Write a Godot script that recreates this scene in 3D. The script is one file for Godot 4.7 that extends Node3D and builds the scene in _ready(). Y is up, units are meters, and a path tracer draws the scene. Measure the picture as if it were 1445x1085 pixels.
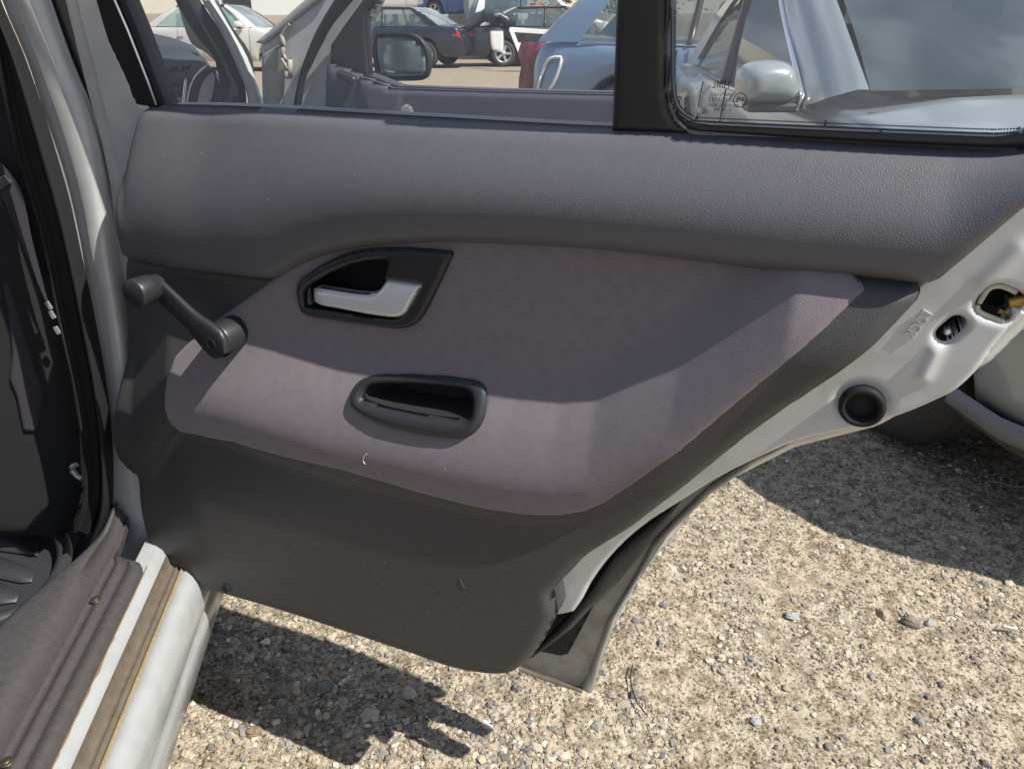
extends Node3D
# A silver hatchback's open rear door, seen from outside its rear door opening, in a gravel yard of parked and wrecked cars.

var M := {}
var rng := RandomNumberGenerator.new()

# ---------------------------------------------------------------- helpers
func lin(r: float, g: float, b: float, a := 1.0) -> Color:
	var c := Color(r, g, b).linear_to_srgb()
	c.a = a
	return c

func mat(c: Color, rough: float, metal := 0.0, spec := 0.5) -> StandardMaterial3D:
	var m := StandardMaterial3D.new()
	m.albedo_color = c
	m.roughness = rough
	m.metallic = metal
	m.metallic_specular = spec
	m.cull_mode = BaseMaterial3D.CULL_DISABLED
	if c.a < 1.0:
		m.transparency = BaseMaterial3D.TRANSPARENCY_ALPHA
	return m

func noise_tex(size: int, freq: float, type: int, octaves: int, cols: Array, offs: Array, sd: int, cell := -1) -> NoiseTexture2D:
	var n := FastNoiseLite.new()
	n.seed = sd
	n.noise_type = type
	n.frequency = freq
	n.fractal_type = FastNoiseLite.FRACTAL_FBM if octaves > 1 else FastNoiseLite.FRACTAL_NONE
	n.fractal_octaves = octaves
	if cell >= 0:
		n.cellular_return_type = cell
	var t := NoiseTexture2D.new()
	t.width = size
	t.height = size
	t.seamless = true
	t.noise = n
	if cols.size():
		var g := Gradient.new()
		g.offsets = PackedFloat32Array(offs)
		g.colors = PackedColorArray(cols)
		t.color_ramp = g
	return t

func tri(m: StandardMaterial3D, scale: float, world := false) -> StandardMaterial3D:
	m.uv1_triplanar = true
	m.uv1_world_triplanar = world
	m.uv1_scale = Vector3.ONE * scale
	return m

func relief(m: StandardMaterial3D, t: Texture2D, cm: float) -> StandardMaterial3D:
	m.heightmap_enabled = true
	m.heightmap_texture = t
	m.heightmap_scale = cm
	return m

func st_new() -> SurfaceTool:
	var st := SurfaceTool.new()
	st.begin(Mesh.PRIMITIVE_TRIANGLES)
	return st

func done(st: SurfaceTool) -> ArrayMesh:
	st.generate_normals()
	return st.commit()

func put(called: String, mesh: Mesh, m: Material, parent: Node) -> MeshInstance3D:
	var o := MeshInstance3D.new()
	o.name = called
	o.mesh = mesh
	o.material_override = m
	parent.add_child(o, true)
	return o

func sub(called: String, st: SurfaceTool, m: Material, parent: Node) -> MeshInstance3D:
	return put(called, done(st), m, parent)

func node(called: String, parent: Node, at := Vector3.ZERO, yaw := 0.0) -> Node3D:
	var o := Node3D.new()
	o.name = called
	o.position = at
	o.rotation_degrees.y = yaw
	parent.add_child(o, true)
	return o

func tag(o: Node, label: String, category := "", group := "", kind := "") -> void:
	o.set_meta("label", label)
	if category: o.set_meta("category", category)
	if group: o.set_meta("group", group)
	if kind: o.set_meta("kind", kind)

func quad(st: SurfaceTool, a: Vector3, b: Vector3, c: Vector3, d: Vector3) -> void:
	for q in [a, b, c, a, c, d]:
		st.add_vertex(q)

func box(st: SurfaceTool, c: Vector3, s: Vector3, basis := Basis(), bevel := 0.12) -> void:
	# a box whose edges are chamfered by a share of its smallest side
	var h := s * 0.5
	var e := minf(s.x, minf(s.y, s.z)) * bevel
	var pts := []
	st.set_smooth_group(-1)
	for ax in 3:
		for sg in [-1.0, 1.0]:
			var q := []
			for k in 4:
				var u: float = [-1.0, 1.0, 1.0, -1.0][k]
				var v: float = [-1.0, -1.0, 1.0, 1.0][k]
				var p := Vector3.ZERO
				p[ax] = sg * h[ax]
				p[(ax + 1) % 3] = u * (h[(ax + 1) % 3] - e)
				p[(ax + 2) % 3] = v * (h[(ax + 2) % 3] - e)
				q.append(c + basis * p)
			quad(st, q[0], q[1], q[2], q[3])
	for ax in 3:
		var b1 := (ax + 1) % 3
		var b2 := (ax + 2) % 3
		for s1 in [-1.0, 1.0]:
			for s2 in [-1.0, 1.0]:
				var q := []
				for k in 4:
					var p := Vector3.ZERO
					p[ax] = (h[ax] - e) * (1.0 if k == 1 or k == 2 else -1.0)
					p[b1] = s1 * (h[b1] if k < 2 else h[b1] - e)
					p[b2] = s2 * (h[b2] - e if k < 2 else h[b2])
					q.append(c + basis * p)
				quad(st, q[0], q[1], q[2], q[3])
	for sx in [-1.0, 1.0]:
		for sy in [-1.0, 1.0]:
			for sz in [-1.0, 1.0]:
				st.add_vertex(c + basis * Vector3(sx * h.x, sy * (h.y - e), sz * (h.z - e)))
				st.add_vertex(c + basis * Vector3(sx * (h.x - e), sy * h.y, sz * (h.z - e)))
				st.add_vertex(c + basis * Vector3(sx * (h.x - e), sy * (h.y - e), sz * h.z))
	st.set_smooth_group(0)

func spline(p: PackedVector3Array, n: int) -> PackedVector3Array:
	# resamples a polyline as a Catmull-Rom curve, evenly by length
	var c := PackedVector3Array()
	var L := PackedFloat32Array([0.0])
	for i in range(1, p.size()):
		L.append(L[i - 1] + p[i].distance_to(p[i - 1]))
	var k := 0
	for j in n:
		var s := L[-1] * j / (n - 1.0)
		while k < p.size() - 2 and s > L[k + 1]:
			k += 1
		var t := clampf((s - L[k]) / maxf(L[k + 1] - L[k], 1e-6), 0.0, 1.0)
		var a := p[maxi(k - 1, 0)]
		var d := p[mini(k + 2, p.size() - 1)]
		c.append(p[k].cubic_interpolate(p[k + 1], a, d, t))
	return c

func loft(st: SurfaceTool, rows: Array, closed := false) -> void:
	for i in rows.size() - 1:
		var a: PackedVector3Array = rows[i]
		var b: PackedVector3Array = rows[i + 1]
		var n := a.size()
		for j in (n if closed else n - 1):
			quad(st, a[j], a[(j + 1) % n], b[(j + 1) % n], b[j])

func across(rows: Array, n: int) -> Array:
	# several polylines, each resampled to n points, for loft()
	var out := []
	for r in rows:
		out.append(spline(r, n))
	return out

func tube(st: SurfaceTool, path: PackedVector3Array, r: float, sides := 8, flat := 1.0, up := Vector3.UP, taper := 1.0) -> void:
	var rows := []
	for i in path.size():
		var d := (path[mini(i + 1, path.size() - 1)] - path[maxi(i - 1, 0)]).normalized()
		var x := d.cross(up)
		if x.length() < 0.05:
			x = d.cross(Vector3.RIGHT)
		x = x.normalized()
		var y := x.cross(d).normalized()
		var ring := PackedVector3Array()
		var rr := r * lerpf(1.0, taper, i / maxf(path.size() - 1.0, 1.0))
		for k in sides:
			var a := TAU * k / sides
			ring.append(path[i] + x * cos(a) * rr + y * sin(a) * rr * flat)
		rows.append(ring)
	loft(st, rows, true)
	for e in [0, rows.size() - 1]:
		for k in sides:
			st.add_vertex(path[e])
			st.add_vertex(rows[e][k])
			st.add_vertex(rows[e][(k + 1) % sides])

func lathe(st: SurfaceTool, profile: PackedVector2Array, xf: Transform3D, sides := 24) -> void:
	# profile x = radius, y = along the local z axis
	var rows := []
	for p in profile:
		var ring := PackedVector3Array()
		for k in sides:
			var a := TAU * k / sides
			ring.append(xf * Vector3(cos(a) * p.x, sin(a) * p.x, p.y))
		rows.append(ring)
	loft(st, rows, true)

func smooth2(p: PackedVector2Array, per := 4, closed := true) -> PackedVector2Array:
	var o := PackedVector2Array()
	var n := p.size()
	for i in (n if closed else n - 1):
		var a := p[(i - 1 + n) % n] if closed else p[maxi(i - 1, 0)]
		var b := p[i]
		var c := p[(i + 1) % n]
		var d := p[(i + 2) % n] if closed else p[mini(i + 2, n - 1)]
		for k in per:
			o.append(b.cubic_interpolate(c, a, d, float(k) / per))
	if not closed:
		o.append(p[n - 1])
	return o

func poly_sd(poly: PackedVector2Array, q: Vector2) -> float:
	var best := 1e9
	var inside := false
	var n := poly.size()
	var j := n - 1
	for i in n:
		var a := poly[i]
		var b := poly[j]
		var ab := b - a
		var aq := q - a
		var t := clampf(aq.dot(ab) / maxf(ab.length_squared(), 1e-12), 0.0, 1.0)
		best = minf(best, (aq - ab * t).length_squared())
		if (a.y > q.y) != (b.y > q.y) and q.x < (b.x - a.x) * (q.y - a.y) / (b.y - a.y) + a.x:
			inside = not inside
		j = i
	return sqrt(best) if inside else -sqrt(best)

func plate(st: SurfaceTool, poly: PackedVector2Array, f: Callable, g: float, r: float, back: float, holes := []) -> void:
	# a sheet in the local xy plane, cut to an outline with holes, at depth z = f(x, y), its edges rounded by r and walls going back
	var lo := poly[0]
	var hi := poly[0]
	for p in poly:
		lo = lo.min(p)
		hi = hi.max(p)
	lo -= Vector2(g, g) * 1.37
	var nx := int((hi.x - lo.x) / g) + 3
	var ny := int((hi.y - lo.y) / g) + 3
	var sd := PackedFloat32Array()
	var ps := PackedVector3Array()
	sd.resize(nx * ny)
	ps.resize(nx * ny)
	var nb := 8
	var bx := int(ceil(nx / float(nb)))
	var far := PackedFloat32Array()
	for j in int(ceil(ny / float(nb))):
		for i in bx:
			var q := lo + (Vector2(i, j) * nb + Vector2(3.5, 3.5)) * g
			var d := poly_sd(poly, q)
			for hl in holes:
				d = minf(d, -poly_sd(hl, q))
			far.append(d if absf(d) > 5.2 * g + r + g * 3.0 else 0.0)
	for j in ny:
		for i in nx:
			var q := lo + Vector2(i, j) * g
			var d: float = far[(j / nb) * bx + i / nb]
			if d == 0.0:
				d = poly_sd(poly, q)
				for hl in holes:
					d = minf(d, -poly_sd(hl, q))
			if absf(d) < 1e-7:
				d = 1e-7
			sd[j * nx + i] = d
			var z := 0.0
			if d > -2.0 * g:
				z = f.call(q.x, q.y)
				if d < r:
					z -= r * pow(1.0 - maxf(d, 0.0) / r, 2.0)
			ps[j * nx + i] = Vector3(q.x, q.y, z)
	for j in ny - 1:
		for i in nx - 1:
			var a := j * nx + i
			var quad4 := [a, a + 1, a + nx + 1, a + nx]
			if sd[a] < 0 and sd[a + 1] < 0 and sd[a + nx] < 0 and sd[a + nx + 1] < 0:
				continue
			for t in [[0, 1, 2], [0, 2, 3]]:
				var ring := PackedVector3Array()
				var cuts := PackedVector3Array()
				for k in 3:
					var p: int = quad4[t[k]]
					var q: int = quad4[t[(k + 1) % 3]]
					if sd[p] > 0:
						ring.append(ps[p])
					if (sd[p] > 0) != (sd[q] > 0):
						var ins := p if sd[p] > 0 else q
						var ous := q if sd[p] > 0 else p
						var w := sd[ins] / (sd[ins] - sd[ous])
						var c := ps[ins].lerp(ps[ous], w)
						c.z = f.call(c.x, c.y) - r
						ring.append(c)
						cuts.append(c)
				for k in range(1, ring.size() - 1):
					st.add_vertex(ring[0])
					st.add_vertex(ring[k])
					st.add_vertex(ring[k + 1])
				if cuts.size() == 2 and back > 0.0:
					var z := Vector3(0, 0, -back)
					quad(st, cuts[0], cuts[1], cuts[1] + z, cuts[0] + z)

func plate_part(called: String, poly: PackedVector2Array, z: float, g: float, r: float, back: float, m: Material, parent: Node, holes := []) -> MeshInstance3D:
	var st := st_new()
	plate(st, poly, func(_x, _y): return z, g, r, back, holes)
	return sub(called, st, m, parent)

func y_at(line: PackedVector2Array, x: float) -> float:
	if x <= line[0].x:
		return line[0].y
	for i in line.size() - 1:
		if x < line[i + 1].x:
			return lerpf(line[i].y, line[i + 1].y, (x - line[i].x) / maxf(line[i + 1].x - line[i].x, 1e-6))
	return line[line.size() - 1].y

func f_at(ks: Array, x: float) -> float:
	# smooth piecewise curve through [x, y] pairs
	if x <= ks[0][0]:
		return ks[0][1]
	for i in ks.size() - 1:
		if x < ks[i + 1][0]:
			var t: float = (x - ks[i][0]) / (ks[i + 1][0] - ks[i][0])
			return lerpf(ks[i][1], ks[i + 1][1], t)
	return ks[-1][1]

func v3(p: PackedVector2Array, z: float) -> PackedVector3Array:
	var o := PackedVector3Array()
	for q in p:
		o.append(Vector3(q.x, q.y, z))
	return o

func ellipse(c: Vector2, rx: float, ry: float, n := 24) -> PackedVector2Array:
	var o := PackedVector2Array()
	for k in n:
		o.append(c + Vector2(cos(TAU * k / n) * rx, sin(TAU * k / n) * ry))
	return o

# ---------------------------------------------------------------- materials
func materials() -> void:
	var leather := noise_tex(512, 0.11, FastNoiseLite.TYPE_CELLULAR, 1, [Color(0, 0, 0), Color(.75, .75, .75), Color(1, 1, 1)], [0.0, 0.35, 1.0], 3, FastNoiseLite.RETURN_DISTANCE2_SUB)
	var fine := noise_tex(512, 0.22, FastNoiseLite.TYPE_CELLULAR, 2, [], [], 5, FastNoiseLite.RETURN_DISTANCE)
	var weave := noise_tex(512, 0.3, FastNoiseLite.TYPE_SIMPLEX_SMOOTH, 2, [], [], 8)
	var blotch := noise_tex(512, 0.012, FastNoiseLite.TYPE_SIMPLEX_SMOOTH, 4, [Color(.975, .975, .975), Color(1, 1, 1)], [0.25, 0.75], 9)
	var nap := noise_tex(512, 0.02, FastNoiseLite.TYPE_SIMPLEX_SMOOTH, 5, [Color(.955, .955, .96), Color(.985, .98, .985), Color(1, 1, 1)], [0.22, 0.5, 0.8], 12)
	var dirt := noise_tex(512, 0.015, FastNoiseLite.TYPE_SIMPLEX_SMOOTH, 5, [Color(.88, .86, .82), Color(.96, .95, .93), Color(1, 1, 1)], [0.2, 0.5, 0.8], 14)
	M.pad = relief(tri(mat(lin(.098, .099, .111), .5, 0, .45), 8.5), leather, .02)
	M.pad.albedo_texture = blotch
	M.trim = relief(tri(mat(lin(.056, .054, .054), .5, 0, .45), 9.0), leather, .022)
	M.trim.albedo_texture = blotch
	M.fabric = relief(tri(mat(lin(.200, .176, .192), .95, 0, .2), 5.5), weave, .05)
	M.fabric.albedo_texture = nap
	M.fabric.rim_enabled = true
	M.fabric.rim = .8
	M.fabric.rim_tint = .6
	M.black = mat(lin(.018, .018, .02), .38)
	M.matt = mat(lin(.012, .012, .013), .8)
	M.rubber = relief(tri(mat(lin(.016, .016, .017), .7, 0, .35), 6.0), fine, .01)
	M.handle_black = relief(tri(mat(lin(.022, .022, .026), .42), 9.0), fine, .006)
	M.silver = mat(lin(.74, .75, .74), .36, .35)
	M.paint = mat(lin(.53, .54, .54), .34, .06)
	M.paint.clearcoat_enabled = true
	M.paint.clearcoat = .6
	M.paint.clearcoat_roughness = .08
	tri(M.paint, 1.6).albedo_texture = noise_tex(512, 0.02, FastNoiseLite.TYPE_SIMPLEX_SMOOTH, 4, [Color(.96, .96, .95), Color(1, 1, 1)], [0.3, 0.6], 21)
	M.paint_sill = M.paint.duplicate()
	M.paint_sill.albedo_color = lin(.36, .375, .38)
	M.paint_sill.roughness = .45
	M.paint_dirty = tri(mat(lin(.36, .36, .335), .5, .05), 3.0)
	M.paint_dirty.albedo_texture = dirt
	M.channel = tri(mat(lin(.12, .10, .075), .7), 6.0)
	M.channel.albedo_texture = dirt
	M.mastic = tri(mat(lin(.28, .235, .13), .6), 14.0)
	M.mastic.albedo_texture = dirt
	M.scuff = relief(tri(mat(lin(.064, .058, .060), .55), 6.0), leather, .03)
	M.scuff.albedo_texture = noise_tex(512, 0.02, FastNoiseLite.TYPE_SIMPLEX_SMOOTH, 5, [Color(.92, .91, .9), Color(.97, .965, .96), Color(1, 1, 1)], [0.25, 0.5, 0.8], 25)
	M.seat = tri(mat(lin(.016, .016, .018), .9), 5.0)
	M.seat_light = relief(tri(mat(lin(.045, .04, .052), .9), 5.0), weave, .03)
	M.mat = relief(tri(mat(lin(.030, .030, .037), .5), 6.0), fine, .01)
	M.screw = mat(lin(.10, .085, .06), .45, .7)
	M.glass = mat(lin(.86, .93, .93, .10), .03, 0, .5)
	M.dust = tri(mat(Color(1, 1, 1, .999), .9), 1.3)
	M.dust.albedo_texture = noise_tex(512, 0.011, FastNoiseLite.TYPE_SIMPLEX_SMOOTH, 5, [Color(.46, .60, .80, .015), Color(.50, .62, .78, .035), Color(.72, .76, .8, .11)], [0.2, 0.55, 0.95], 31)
	M.sand = tri(mat(lin(.46, .40, .305), .95, 0, .2), 1.1, true)
	M.sand.albedo_texture = noise_tex(1024, 0.02, FastNoiseLite.TYPE_SIMPLEX_SMOOTH, 6, [Color(.72, .70, .68), Color(.92, .91, .9), Color(1, 1, 1)], [0.22, 0.5, 0.75], 33)
	relief(M.sand, noise_tex(1024, 0.09, FastNoiseLite.TYPE_SIMPLEX_SMOOTH, 4, [], [], 35), .3)
	M.sand.detail_enabled = true
	M.sand.detail_blend_mode = BaseMaterial3D.BLEND_MODE_MUL
	M.sand.detail_albedo = noise_tex(2048, 0.085, FastNoiseLite.TYPE_CELLULAR, 2, [Color(.50, .48, .46), Color(.80, .78, .76), Color(1, 1, 1), Color(1, 1, 1), Color(.86, .85, .84)], [0.12, 0.3, 0.45, 0.75, 0.9], 37, FastNoiseLite.RETURN_CELL_VALUE)
	M.stone = mat(Color(1, 1, 1), .9, 0, .25)
	M.stone.vertex_color_use_as_albedo = true
	M.white = mat(lin(.72, .72, .70), .5)
	M.mirror = mat(lin(.55, .6, .62), .12, 1.0)
	M.chrome = mat(lin(.8, .8, .82), .15, .9)
	M.tyre = relief(tri(mat(lin(.048, .045, .041), .85), 4.0), fine, .05)
	M.alloy = mat(lin(.6, .6, .6), .35, .7)
	M.dark_glass = mat(lin(.10, .16, .17, .50), .04)
	M.screen_glass = mat(lin(.35, .45, .47, .35), .03, 0, .9)
	M.taillight = mat(lin(.42, .02, .02), .2)
	M.headlight = mat(lin(.7, .72, .74), .15, .3)
	M.interior = mat(lin(.016, .016, .018), .8)
	M.orange = mat(lin(.75, .17, .03), .6)
	M.rust = tri(mat(lin(.16, .09, .06), .85), 4.0)
	M.rust.albedo_texture = dirt
	M.wall = tri(mat(lin(.50, .46, .36), .9), .4, true)
	M.wall.albedo_texture = blotch
	M.yellow = mat(lin(.55, .34, .05), .4)
	M.ink = mat(lin(.02, .02, .025), .6)

func car_paint(r: float, g: float, b: float, metal := .25, rough := .3) -> StandardMaterial3D:
	var m := mat(lin(r, g, b), rough, metal)
	m.clearcoat_enabled = true
	m.clearcoat = .8
	m.clearcoat_roughness = .05
	return m

# ---------------------------------------------------------------- the scene
func _ready() -> void:
	rng.seed = 7
	var cam := Camera3D.new()
	cam.name = "camera"
	cam.position = Vector3(0, 1.1, 0)
	cam.rotation_degrees = Vector3(-25.4726, 0, 0)
	cam.fov = 53.3421
	cam.near = 0.05
	cam.far = 600.0
	add_child(cam)
	var env := Environment.new()
	env.background_mode = Environment.BG_SKY
	env.tonemap_mode = Environment.TONE_MAPPER_LINEAR
	env.tonemap_exposure = 1.5
	env.sdfgi_enabled = true
	env.ssao_enabled = true
	env.ssil_enabled = true
	var sky := Sky.new()
	var ps := ProceduralSkyMaterial.new()
	ps.sky_top_color = lin(.19, .32, .62)
	ps.sky_horizon_color = lin(.64, .72, .84)
	ps.ground_horizon_color = lin(.45, .42, .36)
	ps.ground_bottom_color = lin(.30, .26, .20)
	ps.sky_curve = 0.12
	ps.sky_energy_multiplier = 0.68
	ps.sky_cover = noise_tex(1024, 0.013, FastNoiseLite.TYPE_SIMPLEX_SMOOTH, 5, [Color(1, 1, 1, 0), Color(.95, .96, .98, .25), Color(.95, .96, .98, .85)], [0.3, 0.5, 0.68], 51)
	ps.sky_cover_modulate = Color(1, 1, 1, .8)
	sky.sky_material = ps
	env.sky = sky
	var we := WorldEnvironment.new()
	we.name = "world_environment"
	we.environment = env
	add_child(we)
	var sun := DirectionalLight3D.new()
	sun.name = "sun"
	sun.light_color = Color(1.0, .98, .945)
	sun.light_energy = 1.6
	sun.light_angular_distance = 0.5
	sun.shadow_enabled = true
	add_child(sun)
	var az := deg_to_rad(-22.9 - 5.0)   # the sun stands to the right, almost in the plane of the open door
	var el := deg_to_rad(50.0)
	sun.look_at_from_position(Vector3.ZERO, Vector3(-cos(az) * cos(el), -sin(el), sin(az) * cos(el)))
	materials()
	ground()
	our_car()
	yard_cars()
	wreckage()
	small_things()

# ---------------------------------------------------------------- ground
func ground_height(x: float, z: float, n: FastNoiseLite) -> float:
	var d := Vector2(x - 0.4, z + 1.6).length()
	return (n.get_noise_2d(x, z) * .009 + n.get_noise_2d(x * 5.0, z * 5.0) * .004) * clampf(1.6 - d * .35, 0.0, 1.0) - .008

func axis(lo: float, hi: float, fine_lo: float, fine_hi: float, step: float) -> PackedFloat32Array:
	var a := PackedFloat32Array()
	var x := fine_lo
	while x < fine_hi:
		a.append(x)
		x += step
	var s := step
	while x < hi:
		a.append(x)
		s *= 1.35
		x += s
	a.append(hi)
	var b := PackedFloat32Array()
	x = fine_lo
	s = step
	while true:
		s *= 1.35
		x -= s
		if x < lo:
			break
		b.append(x)
	b.append(lo)
	b.reverse()
	b.append_array(a)
	return b

func ground() -> void:
	var n := FastNoiseLite.new()
	n.seed = 4
	n.frequency = 3.0
	n.fractal_octaves = 3
	var xs := axis(-350, 350, -1.0, 2.2, .022)
	var zs := axis(-450, 60, -3.2, -.55, .022)
	var st := st_new()
	for j in zs.size():
		for i in xs.size():
			st.add_vertex(Vector3(xs[i], ground_height(xs[i], zs[j], n), zs[j]))
	for j in zs.size() - 1:
		for i in xs.size() - 1:
			var a := j * xs.size() + i
			for k in [a, a + 1, a + xs.size() + 1, a, a + xs.size() + 1, a + xs.size()]:
				st.add_index(k)
	var g := sub("ground", st, M.sand, self)
	tag(g, "sandy packed earth yard with loose gravel under the cars", "", "", "structure")
	# pebbles
	var gravel := node("gravel", self)
	tag(gravel, "loose grey and tan gravel strewn over the sandy yard around the open door", "gravel", "", "stuff")
	for kind in 5:
		var mesh := stone_mesh(100 + kind, [6, 5, 5, 4, 4][kind])
		var mm := MultiMesh.new()
		mm.transform_format = MultiMesh.TRANSFORM_3D
		mm.use_colors = true
		mm.mesh = mesh
		var count := 15000
		mm.instance_count = count
		var k := 0
		while k < count:
			var x := rng.randf_range(-1.05, 2.3)
			var z := -.55 - 2.9 * pow(rng.randf(), 1.5)
			# denser beside the sill and under the door, thinner over the packed earth
			var clump := clampf(.5 + 1.6 * n.get_noise_2d(x * 1.3 + 40.0, z * 1.3), .12, 1.0)
			var dens := clump if x < .25 + (z + 1.0) * .3 else .45 * clump
			if rng.randf() > dens:
				continue
			var s := .0015 + .0045 * pow(rng.randf(), 3.0) + .006 * pow(rng.randf(), 14.0)
			if dens == clump:
				s *= 1.02
			else:
				s *= .85
			if rng.randf() < .012:
				s *= 1.7
			var b := Basis(Vector3(rng.randf() - .5, rng.randf() - .5, rng.randf() - .5).normalized(), rng.randf() * TAU).scaled(Vector3(s, s * rng.randf_range(.55, .9), s))
			b = Basis(Vector3.UP, rng.randf() * TAU) * Basis.from_scale(Vector3(s * rng.randf_range(.9, 1.5), s * rng.randf_range(.5, .9), s)) * Basis(Vector3(rng.randf() - .5, rng.randf() - .5, rng.randf() - .5).normalized(), rng.randf() * TAU)
			mm.set_instance_transform(k, Transform3D(b, Vector3(x, ground_height(x, z, n) + s * .15, z)))
			var t := rng.randf()
			var c := Color(.40, .335, .25) if t < .40 else Color(.28, .255, .22) if t < .70 else Color(.19, .18, .165) if t < .90 else Color(.55, .49, .40)
			var l := rng.randf_range(.75, 1.2)
			mm.set_instance_color(k, Color(c.r * l, c.g * l, c.b * l))
			k += 1
		var o := MultiMeshInstance3D.new()
		o.name = "pebbles"
		o.multimesh = mm
		o.material_override = M.stone
		o.set_meta("kind", "stuff")
		gravel.add_child(o, true)

func stone_mesh(sd: int, rings: int) -> ArrayMesh:
	var r := RandomNumberGenerator.new()
	r.seed = sd
	var nz := FastNoiseLite.new()
	nz.seed = sd
	nz.frequency = .9
	var st := st_new()
	st.set_smooth_group(-1)
	var rows := []
	var segs := rings + 2
	for i in rings + 1:
		var ring := PackedVector3Array()
		for k in segs:
			var th := PI * i / rings
			var ph := TAU * (k + .5 * (i % 2)) / segs
			var d := Vector3(sin(th) * cos(ph), cos(th), sin(th) * sin(ph))
			var q := d * (1.0 + nz.get_noise_3dv(d * 1.3) * .75)
			# knock flats into it
			for f in 4:
				var fn := Vector3(sin(f * 2.1 + sd), cos(f * 1.7 + sd * .7), sin(f * .9 + 2.0 + sd * 1.3)).normalized()
				var over := q.dot(fn) - .72
				if over > 0.0:
					q -= fn * over * .9
			ring.append(q)
		rows.append(ring)
	loft(st, rows, true)
	return done(st)

# ---------------------------------------------------------------- our car
func our_car() -> void:
	var car := node("hatchback_car", self, Vector3(-1.3299, 0, -0.9001), 7.1705)
	tag(car, "silver hatchback at left with its grey trimmed rear door wide open", "car")
	rear_door(node("rear_door", car, Vector3(.80, 0, 0), -30.0669))
	body_side(car)
	cabin(car)
	front_door(node("front_door", car, Vector3(.80, 0, -1.06), -24.5485))

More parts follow.
